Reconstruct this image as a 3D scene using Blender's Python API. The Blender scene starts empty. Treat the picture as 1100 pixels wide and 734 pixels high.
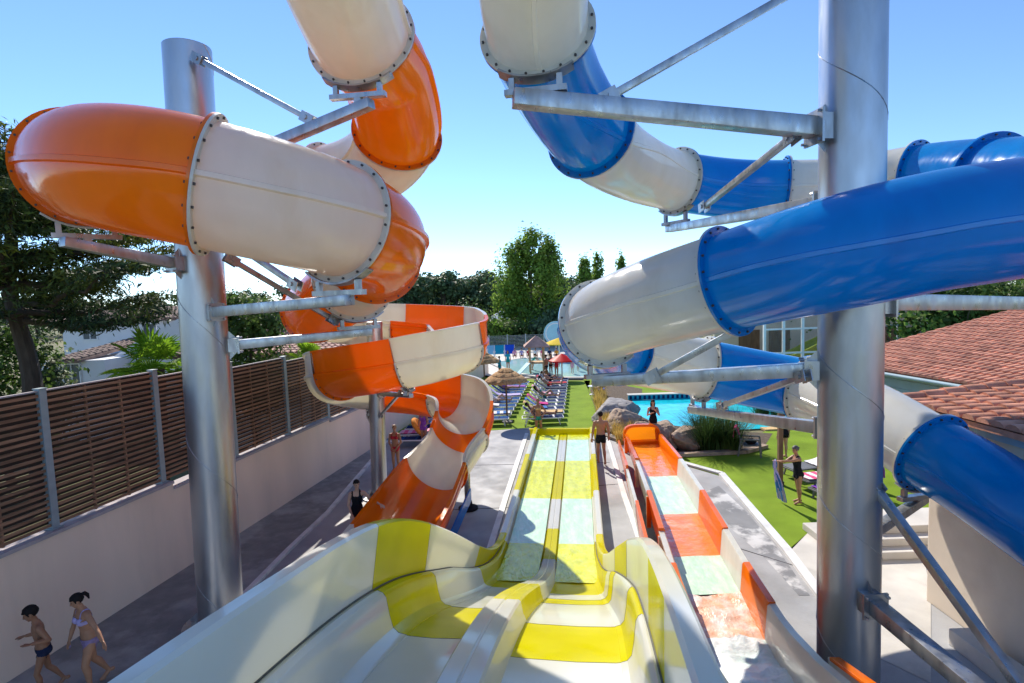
import bpy, bmesh, math, random
import numpy as np
from mathutils import Vector, Matrix, noise

random.seed(7)
SC = bpy.context.scene
COL = SC.collection
R = math.radians

# ------------------------------------------------------------------ camera
CAM_H = 6.0
PITCH = math.atan(48 / 600.0)
ROLL = R(2.0)
_F = Vector((0, math.cos(PITCH), -math.sin(PITCH)))
_R0 = Vector((1, 0, 0))
_U0 = Vector((0, math.sin(PITCH), math.cos(PITCH)))
_R = _R0 * math.cos(ROLL) - _U0 * math.sin(ROLL)
_U = _U0 * math.cos(ROLL) + _R0 * math.sin(ROLL)
EYE = Vector((0, 0, CAM_H))
cam_d = bpy.data.cameras.new('camera')
cam_d.sensor_width = 36
cam_d.lens = 36 * 600 / 1100.0
cam_d.clip_start = 0.05
cam_d.clip_end = 3000
cam = bpy.data.objects.new('camera', cam_d)
COL.objects.link(cam)
M3 = Matrix((_R, _U, -_F)).transposed()
cam.matrix_world = Matrix.Translation(EYE) @ M3.to_4x4()
SC.camera = cam


def ray(px, py):
    return _F + _R * ((px - 550) / 600.0) - _U * ((py - 367) / 600.0)


def P(px, py, Y):
    """point of the place seen at (px, py) that lies Y metres ahead"""
    d = ray(px, py)
    return EYE + d * (Y / d.y)


def G(px, py, z=0.0):
    """point of the place seen at (px, py) at height z"""
    d = ray(px, py)
    return EYE + d * ((z - CAM_H) / d.z)


def XZ(Y, px, py):
    return P(px, py, Y)


# ------------------------------------------------------------------ tagging
ORG = {}


def tag(o, label=None, cat=None, group=None, kind=None):
    if label:
        o['label'] = label
    if cat:
        o['category'] = cat
    if group:
        o['group'] = group
    if kind:
        o['kind'] = kind
    return o


def thing(name, label, cat, loc=(0, 0, 0), group=None, rz=0.0):
    o = bpy.data.objects.new(name, None)
    o.empty_display_size = 0.3
    COL.objects.link(o)
    o.location = loc
    o.rotation_euler = (0, 0, rz)
    ORG[o.name] = Vector(loc)
    return tag(o, label, cat, group)


def copy_tree(o, parent=None):
    c = o.copy()
    COL.objects.link(c)
    c.parent = parent
    for ch in list(o.children):
        copy_tree(ch, c)
    return c


# ------------------------------------------------------------------ mesh builder
class MB:
    def __init__(self):
        self.v, self.f, self.m = [], [], []

    def add(self, verts, faces, mi=0):
        b = len(self.v)
        self.v += [Vector(x) for x in verts]
        for fc in faces:
            self.f.append([b + i for i in fc])
            self.m.append(mi)
        return self

    def box(self, c, s, rot=None, mi=0):
        c = Vector(c)
        h = Vector(s) * 0.5
        vs = []
        for x in (-1, 1):
            for y in (-1, 1):
                for z in (-1, 1):
                    p = Vector((x * h.x, y * h.y, z * h.z))
                    vs.append(c + (rot @ p if rot else p))
        self.add(vs, [(0, 1, 3, 2), (4, 6, 7, 5), (0, 4, 5, 1), (2, 3, 7, 6), (0, 2, 6, 4), (1, 5, 7, 3)], mi)
        return self

    def beam(self, a, b, w, h, up=Vector((0, 0, 1)), mi=0, w2=None, h2=None):
        a, b = Vector(a), Vector(b)
        t = (b - a).normalized()
        s = t.cross(up)
        if s.length < 1e-4:
            s = t.cross(Vector((1, 0, 0)))
        s.normalize()
        n = s.cross(t)
        w2 = w if w2 is None else w2
        h2 = h if h2 is None else h2
        vs = []
        for p, ww, hh in ((a, w, h), (b, w2, h2)):
            for x, y in ((-1, -1), (1, -1), (1, 1), (-1, 1)):
                vs.append(p + s * (x * ww / 2) + n * (y * hh / 2))
        self.add(vs, [(3, 2, 1, 0), (4, 5, 6, 7), (0, 1, 5, 4), (1, 2, 6, 5), (2, 3, 7, 6), (3, 0, 4, 7)], mi)
        return self

    def tube(self, pts, rad, n=8, caps=True, mi=0, flat=1.0):
        pts = [Vector(p) for p in pts]
        if not hasattr(rad, '__len__'):
            rad = [rad] * len(pts)
        vs = []
        prev = None
        for i, p in enumerate(pts):
            t = (pts[min(i + 1, len(pts) - 1)] - pts[max(i - 1, 0)])
            if t.length < 1e-9:
                t = Vector((0, 0, 1))
            t.normalize()
            if prev is None:
                a = Vector((0, 0, 1)) if abs(t.z) < 0.9 else Vector((1, 0, 0))
                s = t.cross(a).normalized()
            else:
                s = (prev - t * prev.dot(t)).normalized()
            prev = s
            q = t.cross(s)
            for k in range(n):
                an = 2 * math.pi * k / n
                vs.append(p + (s * math.cos(an) + q * math.sin(an) * flat) * rad[i])
        fs = []
        for i in range(len(pts) - 1):
            for k in range(n):
                k2 = (k + 1) % n
                fs.append((i * n + k, i * n + k2, (i + 1) * n + k2, (i + 1) * n + k))
        if caps:
            fs.append(tuple(reversed(range(n))))
            fs.append(tuple((len(pts) - 1) * n + k for k in range(n)))
        return self.add(vs, fs, mi)

    def lathe(self, c, prof, n=24, mi=0, wob=0.0, axis=None):
        """prof: (radius, z) rows"""
        c = Vector(c)
        vs, fs = [], []
        for r_, z in prof:
            for k in range(n):
                a = 2 * math.pi * k / n
                rr = r_ * (1 + wob * math.sin(a * 5 + z * 3))
                vs.append(c + Vector((rr * math.cos(a), rr * math.sin(a), z)))
        for i in range(len(prof) - 1):
            for k in range(n):
                k2 = (k + 1) % n
                fs.append((i * n + k, i * n + k2, (i + 1) * n + k2, (i + 1) * n + k))
        return self.add(vs, fs, mi)

    def ball(self, c, r, n=12, m=8, mi=0, rot=None):
        c = Vector(c)
        r = Vector(r) if hasattr(r, '__len__') else Vector((r, r, r))
        vs, fs = [], []
        for j in range(m + 1):
            th = math.pi * j / m
            for k in range(n):
                a = 2 * math.pi * k / n
                p = Vector((r.x * math.sin(th) * math.cos(a), r.y * math.sin(th) * math.sin(a), r.z * math.cos(th)))
                vs.append(c + (rot @ p if rot else p))
        for j in range(m):
            for k in range(n):
                k2 = (k + 1) % n
                fs.append((j * n + k, (j + 1) * n + k, (j + 1) * n + k2, j * n + k2))
        return self.add(vs, fs, mi)

    def poly(self, pts, mi=0):
        return self.add(pts, [tuple(range(len(pts)))], mi)

    def prism(self, pts, dz, mi=0):
        """polygon (counter-clockwise from above) extruded up by dz"""
        n = len(pts)
        pts = [Vector(p) for p in pts]
        vs = pts + [p + Vector((0, 0, dz)) for p in pts]
        fs = [tuple(reversed(range(n))), tuple(range(n, 2 * n))]
        for i in range(n):
            j = (i + 1) % n
            fs.append((i, j, n + j, n + i))
        return self.add(vs, fs, mi)

    def build(self, name, mats, parent=None, smooth=True, angle=38, bevel=0.0, weld=True):
        me = bpy.data.meshes.new(name)
        org = Vector((0, 0, 0))
        if parent is not None:
            q = parent
            while q.parent is not None:
                q = q.parent
            org = ORG.get(q.name, Vector((0, 0, 0)))
        me.from_pydata([tuple(x - org) for x in self.v], [], self.f)
        if not isinstance(mats, (list, tuple)):
            mats = [mats]
        for mt in mats:
            me.materials.append(mt)
        me.polygons.foreach_set('material_index', self.m)
        bm = bmesh.new()
        bm.from_mesh(me)
        if weld:
            bmesh.ops.remove_doubles(bm, verts=bm.verts, dist=1e-5)
        if bevel > 0:
            eds = [e for e in bm.edges if len(e.link_faces) == 2 and e.calc_face_angle(0) > R(40)]
            try:
                bmesh.ops.bevel(bm, geom=eds, offset=bevel, segments=2, affect='EDGES', profile=0.6, clamp_overlap=True)
            except Exception:
                pass
        bmesh.ops.recalc_face_normals(bm, faces=bm.faces)
        if smooth:
            lim = R(angle)
            for f in bm.faces:
                f.smooth = True
            for e in bm.edges:
                if len(e.link_faces) != 2 or e.calc_face_angle(0) > lim:
                    e.smooth = False
        bm.to_mesh(me)
        bm.free()
        o = bpy.data.objects.new(name, me)
        COL.objects.link(o)
        if parent is not None:
            o.parent = parent
        return o


# ------------------------------------------------------------------ materials
def nd(nt, t, **kw):
    n = nt.nodes.new(t)
    for k, v in kw.items():
        setattr(n, k, v)
    return n


def material(name, col, rough=0.5, metal=0.0, var=0.12, scale=6.0, col2=None, mask=(0.45, 0.6), coat=0.0,
             bump=0.0, bscale=40.0, trans=0.0, stretch=None, rvar=0.0, spec=0.5, island=0.0, tcol=None, detail=4.0,
             transmission=0.0, ior=1.45):
    m = bpy.data.materials.new(name)
    m.use_nodes = True
    nt = m.node_tree
    L = nt.links
    b = nt.nodes['Principled BSDF']
    out = nt.nodes['Material Output']
    tc = nd(nt, 'ShaderNodeTexCoord')
    src = tc.outputs['Object']
    if stretch:
        mp = nd(nt, 'ShaderNodeMapping')
        mp.inputs['Scale'].default_value = stretch
        L.new(src, mp.inputs['Vector'])
        src = mp.outputs['Vector']
    nz = nd(nt, 'ShaderNodeTexNoise')
    nz.inputs['Scale'].default_value = scale
    nz.inputs['Detail'].default_value = detail
    L.new(src, nz.inputs['Vector'])
    # value variation
    mr = nd(nt, 'ShaderNodeMapRange')
    mr.inputs['From Min'].default_value = 0.3
    mr.inputs['From Max'].default_value = 0.7
    mr.inputs['To Min'].default_value = 1 - var
    mr.inputs['To Max'].default_value = 1 + var
    L.new(nz.outputs['Fac'], mr.inputs['Value'])
    base = nd(nt, 'ShaderNodeRGB')
    base.outputs[0].default_value = (*col, 1)
    csock = base.outputs[0]
    if col2 is not None:
        n2 = nd(nt, 'ShaderNodeTexNoise')
        n2.inputs['Scale'].default_value = scale * 0.45
        n2.inputs['Detail'].default_value = 6
        n2.inputs['Roughness'].default_value = 0.62
        L.new(src, n2.inputs['Vector'])
        mm = nd(nt, 'ShaderNodeMapRange')
        mm.inputs['From Min'].default_value = mask[0]
        mm.inputs['From Max'].default_value = mask[1]
        L.new(n2.outputs['Fac'], mm.inputs['Value'])
        mx = nd(nt, 'ShaderNodeMix', data_type='RGBA')
        mx.inputs[7].default_value = (*col2, 1)
        L.new(csock, mx.inputs[6])
        L.new(mm.outputs[0], mx.inputs[0])
        csock = mx.outputs[2]
    fac = mr.outputs[0]
    if island > 0:
        gi = nd(nt, 'ShaderNodeNewGeometry')
        m3 = nd(nt, 'ShaderNodeMapRange')
        m3.inputs['To Min'].default_value = 1 - island
        m3.inputs['To Max'].default_value = 1 + island
        L.new(gi.outputs['Random Per Island'], m3.inputs['Value'])
        mu = nd(nt, 'ShaderNodeMath', operation='MULTIPLY')
        L.new(fac, mu.inputs[0])
        L.new(m3.outputs[0], mu.inputs[1])
        fac = mu.outputs[0]
    vm = nd(nt, 'ShaderNodeVectorMath', operation='SCALE')
    L.new(csock, vm.inputs[0])
    L.new(fac, vm.inputs['Scale'])
    L.new(vm.outputs['Vector'], b.inputs['Base Color'])
    b.inputs['Roughness'].default_value = rough
    b.inputs['Metallic'].default_value = metal
    b.inputs['Specular IOR Level'].default_value = spec
    b.inputs['Coat Weight'].default_value = coat
    b.inputs['Coat Roughness'].default_value = 0.08
    b.inputs['Transmission Weight'].default_value = transmission
    b.inputs['IOR'].default_value = ior
    if rvar > 0:
        n4 = nd(nt, 'ShaderNodeTexNoise')
        n4.inputs['Scale'].default_value = scale * 2.3
        n4.inputs['Detail'].default_value = 5
        L.new(src, n4.inputs['Vector'])
        m4 = nd(nt, 'ShaderNodeMapRange')
        m4.inputs['From Min'].default_value = 0.3
        m4.inputs['From Max'].default_value = 0.7
        m4.inputs['To Min'].default_value = max(0.02, rough - rvar)
        m4.inputs['To Max'].default_value = min(1, rough + rvar)
        L.new(n4.outputs['Fac'], m4.inputs['Value'])
        L.new(m4.outputs[0], b.inputs['Roughness'])
    if bump > 0:
        n5 = nd(nt, 'ShaderNodeTexNoise')
        n5.inputs['Scale'].default_value = bscale
        n5.inputs['Detail'].default_value = 4
        L.new(src, n5.inputs['Vector'])
        bp = nd(nt, 'ShaderNodeBump')
        bp.inputs['Strength'].default_value = bump
        bp.inputs['Distance'].default_value = 0.02
        L.new(n5.outputs['Fac'], bp.inputs['Height'])
        L.new(bp.outputs[0], b.inputs['Normal'])
    if trans > 0:
        tr = nd(nt, 'ShaderNodeBsdfTranslucent')
        if tcol:
            tr.inputs['Color'].default_value = (*tcol, 1)
        else:
            L.new(vm.outputs['Vector'], tr.inputs['Color'])
        ms = nd(nt, 'ShaderNodeMixShader')
        ms.inputs[0].default_value = trans
        L.new(b.outputs[0], ms.inputs[1])
        L.new(tr.outputs[0], ms.inputs[2])
        L.new(ms.outputs[0], out.inputs['Surface'])
    return m


M = {}
M['white_gel'] = material('white_gelcoat', (0.83, 0.81, 0.745), 0.17, var=0.05, scale=1.7, stretch=(1.7, 1.7, 0.5), detail=7, coat=0.2, trans=0.38, rvar=0.09,
                          tcol=(0.84, 0.80, 0.64), col2=(0.71, 0.67, 0.57), mask=(0.50, 0.74), bump=0.10, bscale=2.2)
M['orange_gel'] = material('orange_gelcoat', (0.92, 0.215, 0.004), 0.15, var=0.07, scale=1.3, coat=0.25, trans=0.36, rvar=0.08,
                           tcol=(1.0, 0.36, 0.01), col2=(0.74, 0.16, 0.012), mask=(0.50, 0.74), stretch=(1.7, 1.7, 0.5), detail=7, bump=0.10, bscale=2.2)
M['blue_gel'] = material('blue_gelcoat', (0.0, 0.235, 0.60), 0.16, var=0.10, scale=1.5, coat=0.25, trans=0.30, rvar=0.08,
                         tcol=(0.0, 0.42, 0.98), col2=(0.004, 0.165, 0.48), mask=(0.48, 0.74), stretch=(1.7, 1.7, 0.5), detail=7, bump=0.10, bscale=2.2)
M['yellow_gel'] = material('yellow_gelcoat', (0.80, 0.735, 0.001), 0.18, var=0.05, scale=1.5, trans=0.42, spec=0.3, rvar=0.08, bump=0.08, bscale=2.0)
M['cream_gel'] = material('cream_gelcoat', (0.84, 0.845, 0.815), 0.13, var=0.04, scale=1.2, coat=0.25, trans=0.42, rvar=0.07,
                          tcol=(0.92, 0.90, 0.72), col2=(0.80, 0.795, 0.74), mask=(0.5, 0.75), bump=0.08, bscale=2.0)
M['galv'] = material('galvanised_steel', (0.46, 0.47, 0.48), 0.36, 0.85, var=0.22, scale=5.0, rvar=0.12, col2=(0.33, 0.32, 0.31),
                     mask=(0.5, 0.72), stretch=(1, 1, 0.35))
M['galv_col'] = material('spiral_welded_steel', (0.50, 0.51, 0.53), 0.35, 0.92, var=0.08, scale=3.0, rvar=0.06,
                         col2=(0.38, 0.38, 0.385), mask=(0.48, 0.72), stretch=(1, 1, 0.3))
M['joint'] = material('joint_shadow_gap', (0.10, 0.10, 0.08), 0.6)  # panel joints; along the side walls it paints the ledge's shadow gap
M['bolt'] = material('dark_bolt_steel', (0.10, 0.09, 0.085), 0.5, 0.6)
M['concrete'] = material('concrete_deck', (0.36, 0.36, 0.365), 0.75, var=0.14, scale=0.8, col2=(0.26, 0.26, 0.265),
                         mask=(0.46, 0.64), bump=0.25, bscale=30, rvar=0.2, detail=8)
M['dark_paving'] = material('dark_walkway_paving', (0.20, 0.20, 0.20), 0.55, var=0.15, scale=1.6, col2=(0.31, 0.31, 0.31), mask=(0.47, 0.58),
                    bump=0.3, bscale=25, rvar=0.25, detail=8)  # darker grey than the deck, with lighter patches
M['stained'] = material('worn_white_paint', (0.20, 0.20, 0.205), 0.7, var=0.15, scale=1.8, col2=(0.54, 0.53, 0.52), mask=(0.47, 0.545),
                        bump=0.2, bscale=30, detail=9)
M['pale_concrete'] = material('pale_concrete', (0.56, 0.53, 0.48), 0.8, var=0.12, scale=1.5, bump=0.2, col2=(0.38, 0.36, 0.33), mask=(0.56, 0.7))
M['white_line'] = material('white_kerb_paint', (0.66, 0.66, 0.65), 0.6, var=0.15, scale=3, col2=(0.42, 0.42, 0.42), mask=(0.6, 0.72))
M['turf'] = material('artificial_turf', (0.17, 0.265, 0.018), 0.9, var=0.16, scale=0.9, col2=(0.22, 0.32, 0.028), mask=(0.38, 0.7), detail=8, bump=0.6,
                     bscale=160, spec=0.15)
M['earth'] = material('dry_meadow', (0.13, 0.14, 0.05), 0.95, var=0.3, scale=0.25, col2=(0.20, 0.17, 0.09), bump=0.5, bscale=4)
M['render_wall'] = material('beige_render', (0.93, 0.71, 0.54), 0.85, var=0.06, scale=1.1, bump=0.15, bscale=90, col2=(0.78, 0.61, 0.47), mask=(0.50, 0.72), stretch=(1, 1, 0.22), detail=7)
M['render_white'] = material('white_render', (0.78, 0.78, 0.78), 0.85, var=0.05, scale=1.1, bump=0.12, bscale=60, col2=(0.66, 0.65, 0.63), mask=(0.58, 0.75))
M['render_cream'] = material('cream_render', (0.68, 0.58, 0.46), 0.85, var=0.06, scale=1.0, bump=0.15, bscale=60, col2=(0.58, 0.48, 0.38), mask=(0.55, 0.75))
M['coping'] = material('coping_concrete', (0.42, 0.37, 0.37), 0.85, var=0.12, scale=4)
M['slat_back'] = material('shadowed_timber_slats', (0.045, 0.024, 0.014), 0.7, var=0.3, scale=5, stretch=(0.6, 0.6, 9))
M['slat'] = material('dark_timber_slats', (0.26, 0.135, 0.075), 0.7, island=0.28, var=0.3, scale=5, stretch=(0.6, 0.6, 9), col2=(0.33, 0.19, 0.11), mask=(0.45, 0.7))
M['fence_steel'] = material('blue_grey_fence_steel', (0.30, 0.36, 0.38), 0.45, 0.2, var=0.08)
M['bark'] = material('bark', (0.075, 0.055, 0.04), 0.95, var=0.3, scale=8, stretch=(1, 1, 0.2), bump=0.8, bscale=18)
M['bark_pale'] = material('pale_bark', (0.22, 0.18, 0.13), 0.95, var=0.3, scale=6, stretch=(1, 1, 0.25), bump=0.7, bscale=14)


def leaf(name, c, c2, island=0.45, trans=0.32, scale=0.7):
    return material(name, c, 0.62, var=0.25, scale=scale, col2=c2, mask=(0.45, 0.62), trans=trans, island=island, spec=0.3)


M['leaf_cedar'] = leaf('cypress_leaf', (0.034, 0.064, 0.024), (0.14, 0.17, 0.022), 0.6, 0.25, 0.7)
M['leaf_poplar'] = leaf('poplar_leaf', (0.20, 0.32, 0.05), (0.30, 0.40, 0.07), 0.5, 0.5, 0.35)
M['leaf_pine'] = leaf('pine_leaf', (0.085, 0.14, 0.06), (0.12, 0.17, 0.07), 0.5, 0.2, 0.1)
M['leaf_green'] = leaf('broad_leaf', (0.085, 0.15, 0.03), (0.13, 0.19, 0.035), 0.5, 0.35)
M['leaf_lime'] = leaf('lime_leaf', (0.10, 0.19, 0.022), (0.14, 0.22, 0.03), 0.45, 0.4)
M['leaf_olive'] = leaf('olive_leaf', (0.17, 0.20, 0.11), (0.23, 0.26, 0.16), 0.45, 0.25)
M['leaf_palm'] = leaf('palm_leaf', (0.18, 0.34, 0.02), (0.26, 0.40, 0.03), 0.35, 0.55, 1.2)
M['grass_gold'] = leaf('golden_grass_blade', (0.52, 0.36, 0.09), (0.62, 0.46, 0.14), 0.4, 0.35, 1.5)
M['grass_dark'] = leaf('pampas_blade', (0.045, 0.085, 0.022), (0.08, 0.13, 0.035), 0.4, 0.3, 1.5)
M['rock'] = material('sandstone_rock', (0.44, 0.32, 0.23), 0.9, var=0.3, scale=2.2, col2=(0.22, 0.18, 0.15), mask=(0.48, 0.62), bump=0.9, bscale=9, detail=9)
M['rock_grey'] = material('grey_rock', (0.32, 0.30, 0.29), 0.9, var=0.25, scale=2.2, col2=(0.22, 0.20, 0.19), mask=(0.48, 0.62), bump=0.9, bscale=9, detail=9)
M['pool_water'] = material('pool_water', (0.012, 0.56, 0.68), 0.05, var=0.22, scale=2.2, bump=0.35, bscale=3.0, col2=(0.02, 0.56, 0.66), mask=(0.4, 0.6))
M['paddling'] = material('paddling_pool_water', (0.40, 0.66, 0.66), 0.08, var=0.08, scale=0.8, bump=0.3, bscale=3)
M['slide_water'] = material('shallow_aqua_water', (0.50, 0.70, 0.51), 0.16, var=0.08, scale=7.0, bump=1.0, bscale=7, col2=(0.66, 0.78, 0.62), mask=(0.42, 0.70), coat=0.0, spec=0.28, stretch=(1.8, 0.6, 1), detail=5)
M['foam'] = material('white_foam', (0.74, 0.40, 0.24), 0.35, var=0.12, scale=5, bump=1.0, bscale=14, col2=(0.72, 0.66, 0.61), mask=(0.40, 0.64), detail=6, stretch=(1.3, 0.8, 1))
M['tile'] = material('terracotta_tile', (0.56, 0.25, 0.155), 0.85, var=0.25, scale=3.5, col2=(0.42, 0.18, 0.115), mask=(0.5, 0.62), bump=0.3, bscale=20, island=0.22)
M['tile_pink'] = material('pale_terracotta', (0.50, 0.30, 0.23), 0.85, var=0.2, scale=2.0, col2=(0.40, 0.22, 0.16), mask=(0.5, 0.65), island=0.2)
M['tile_brown'] = material('weathered_tile', (0.20, 0.135, 0.11), 0.9, var=0.3, scale=3.0, col2=(0.28, 0.18, 0.14), mask=(0.5, 0.65), island=0.2)
M['grey_blue'] = material('grey_blue_boards', (0.30, 0.42, 0.47), 0.7, var=0.08, scale=3)
M['white_paint'] = material('white_paint', (0.76, 0.76, 0.75), 0.45, var=0.05)
M['glass'] = material('window_glass', (0.10, 0.13, 0.15), 0.05, var=0.1, scale=0.5, spec=0.8)
M['clear'] = material('clear_glazing', (0.85, 0.92, 0.92), 0.02, var=0.02, transmission=0.95, ior=1.05)
M['dark'] = material('dark_opening', (0.03, 0.03, 0.035), 0.7)
M['navy'] = material('navy_fabric', (0.014, 0.028, 0.10), 0.9, spec=0.08, var=0.2, scale=20)
M['navy2'] = material('blue_mesh_fabric', (0.012, 0.07, 0.22), 0.9, spec=0.08, var=0.2, scale=20)
M['white_plastic'] = material('white_plastic', (0.78, 0.78, 0.78), 0.35, var=0.04)
M['thatch'] = material('reed_thatch', (0.46, 0.25, 0.10), 0.95, var=0.35, scale=14, col2=(0.58, 0.35, 0.16), mask=(0.45, 0.65), bump=1.0, bscale=50)
M['wood'] = material('brown_timber', (0.20, 0.115, 0.06), 0.8, var=0.3, scale=6, stretch=(1, 1, 0.2))
M['wood_pale'] = material('pale_timber', (0.50, 0.33, 0.17), 0.8, var=0.25, scale=6, stretch=(1, 1, 0.2))
M['chair_grey'] = material('grey_resin', (0.16, 0.16, 0.16), 0.5)
for k, c in dict(pink=(0.75, 0.10, 0.22), magenta=(0.55, 0.03, 0.22), purple=(0.26, 0.07, 0.42), orange_t=(0.80, 0.30, 0.05), red_t=(0.66, 0.03, 0.03),
                 white_t=(0.75, 0.72, 0.72), lilac=(0.45, 0.38, 0.62), blue_t=(0.04, 0.16, 0.45), turq=(0.02, 0.36, 0.48), black=(0.012, 0.012, 0.016),
                 navy_s=(0.018, 0.025, 0.06), redb=(0.48, 0.03, 0.05), flower=(0.28, 0.20, 0.33), teal=(0.02, 0.25, 0.22), tan=(0.62, 0.42, 0.20),
                 rose=(0.75, 0.35, 0.45), royal=(0.02, 0.10, 0.60), yellow_c=(0.72, 0.50, 0.03)).items():
    M[k] = material('cloth_' + k, c, 0.85, var=0.18, scale=18, bump=0.2, bscale=60, spec=0.2)
M['red_gel'] = material('red_gelcoat', (0.70, 0.008, 0.010), 0.5, var=0.05, spec=0.15, trans=0.2)
M['cyan_gel'] = material('pale_cyan_gelcoat', (0.30, 0.60, 0.70), 0.3, var=0.05)
for k, c in dict(skin_tan=(0.42, 0.21, 0.12), skin_dark=(0.24, 0.115, 0.066), skin_fair=(0.56, 0.33, 0.22), skin_brown=(0.34, 0.16, 0.088)).items():
    M[k] = material(k, c, 0.48, var=0.10, scale=9, spec=0.4)
M['hair_black'] = material('black_hair', (0.012, 0.009, 0.008), 0.7, spec=0.25, var=0.3, scale=30, stretch=(1, 1, 0.3))
M['hair_brown'] = material('brown_hair', (0.05, 0.026, 0.014), 0.7, spec=0.25, var=0.3, scale=30)
M['hair_fair'] = material('fair_hair', (0.34, 0.22, 0.10), 0.5, var=0.3, scale=30)
M['hair_grey'] = material('grey_hair', (0.10, 0.09, 0.085), 0.55, var=0.3, scale=30)
M['eye'] = material('dark_eye', (0.02, 0.015, 0.012), 0.2)
M['mouth'] = material('lip', (0.32, 0.10, 0.08), 0.5)

# ------------------------------------------------------------------ daylight
SUN_EL = R(39)
SUN_AZ = R(-18.07)          # from +Y, negative = to the left
w = bpy.data.worlds.new('World')
SC.world = w
w.use_nodes = True
nt = w.node_tree
bg = nt.nodes['Background']
sky = nt.nodes.new('ShaderNodeTexSky')
sky.sky_type = 'NISHITA'
sky.sun_disc = False
sky.sun_elevation = SUN_EL
sky.sun_rotation = SUN_AZ
sky.altitude = 0
sky.air_density = 0.7
sky.dust_density = 0.0
sky.ozone_density = 6.0
nt.links.new(sky.outputs[0], bg.inputs[0])
bg.inputs[1].default_value = 0.15
sd = bpy.data.lights.new('sun', 'SUN')
sd.energy = 4.1
sd.angle = R(0.53)
sd.color = (1.0, 0.93, 0.82)
so = bpy.data.objects.new('sun', sd)
COL.objects.link(so)
sdir = Vector((math.sin(SUN_AZ) * math.cos(SUN_EL), math.cos(SUN_AZ) * math.cos(SUN_EL), math.sin(SUN_EL)))
so.rotation_euler = sdir.to_track_quat('Z', 'Y').to_euler()
so.location = (0, 0, 60)
SC.view_settings.view_transform = 'Standard'
SC.view_settings.look = 'None'
SC.view_settings.exposure = 0.73
SC.view_settings.gamma = 1.0
SC.view_settings.use_curve_mapping = False
SC.cycles.max_bounces = 8
SC.cycles.sample_clamp_indirect = 6
SC.cycles.caustics_reflective = False
SC.cycles.caustics_refractive = False
try:
    SC.cycles.use_denoising = True
except Exception:
    pass
M['soil'] = material('dark_bark_mulch', (0.10, 0.07, 0.045), 0.95, var=0.4, scale=8, bump=1.0, bscale=40)
M['lime_gel'] = material('lime_gelcoat', (0.36, 0.42, 0.02), 0.25, var=0.1, scale=2)
# ================================================================== tube slides
def crom(pts, n=14):
    """centripetal Catmull-Rom; pts: list of Vectors (any dimension list). returns list of spans of samples"""
    pts = [np.array(p, float) for p in pts]
    ext = [2 * pts[0] - pts[1]] + pts + [2 * pts[-1] - pts[-2]]
    spans = []
    for i in range(1, len(ext) - 2):
        p0, p1, p2, p3 = ext[i - 1:i + 3]
        d = lambda a, b: max(np.linalg.norm(a[:3] - b[:3]), 1e-4) ** 0.5
        t0 = 0
        t1 = t0 + d(p0, p1)
        t2 = t1 + d(p1, p2)
        t3 = t2 + d(p2, p3)
        out = []
        for k in range(n + 1):
            t = t1 + (t2 - t1) * k / n
            a1 = (t1 - t) / (t1 - t0) * p0 + (t - t0) / (t1 - t0) * p1
            a2 = (t2 - t) / (t2 - t1) * p1 + (t - t1) / (t2 - t1) * p2
            a3 = (t3 - t) / (t3 - t2) * p2 + (t - t2) / (t3 - t2) * p3
            b1 = (t2 - t) / (t2 - t0) * a1 + (t - t0) / (t2 - t0) * a2
            b2 = (t3 - t) / (t3 - t1) * a2 + (t - t1) / (t3 - t1) * a3
            out.append((t2 - t) / (t2 - t1) * b1 + (t - t1) / (t2 - t1) * b2)
        spans.append(out)
    return spans


def frame(t):
    s = t.cross(Vector((0, 0, 1)))
    if s.length < 1e-4:
        s = Vector((1, 0, 0))
    s.normalize()
    return s, s.cross(t).normalized()


def closed_profile(r, tw, N=20, rib=0.05):
    rel = []
    for half in (0, 180):
        rel += [(half - 3.2, 0), (half - 2.0, rib), (half + 2.0, rib), (half + 3.2, 0)]
        rel += [(half + 8 + 164.0 * k / (N - 1), 0) for k in range(N)]
    return [((r + d) * math.cos(R(a + tw)), (r + d) * math.sin(R(a + tw))) for a, d in rel]


def open_profile(r, exl, exr, th=0.045):
    outer, inner = [], []
    ro, ri = r + th, r
    outer.append((-ro, exl))
    outer.append((-ro, 0.06))
    outer.append((-ro - 0.055, 0.035))
    outer.append((-ro - 0.055, -0.035))
    for k in range(0, 25):
        a = R(183 + (357 - 183) * k / 24)
        outer.append((ro * math.cos(a), ro * math.sin(a)))
    outer.append((ro + 0.055, -0.035))
    outer.append((ro + 0.055, 0.035))
    outer.append((ro, 0.06))
    outer.append((ro, exr))
    # lip on the right, then inside, then lip on the left
    lip_r = [(ro + 0.05, exr), (ro + 0.05, exr + 0.05), (ri, exr + 0.05)]
    for k in range(0, 25):
        a = R(357 - (357 - 183) * k / 24)
        inner.append((ri * math.cos(a), ri * math.sin(a)))
    lip_l = [(-ri, exl + 0.05), (-ro - 0.05, exl + 0.05), (-ro - 0.05, exl)]
    return outer + lip_r + inner + lip_l


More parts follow.
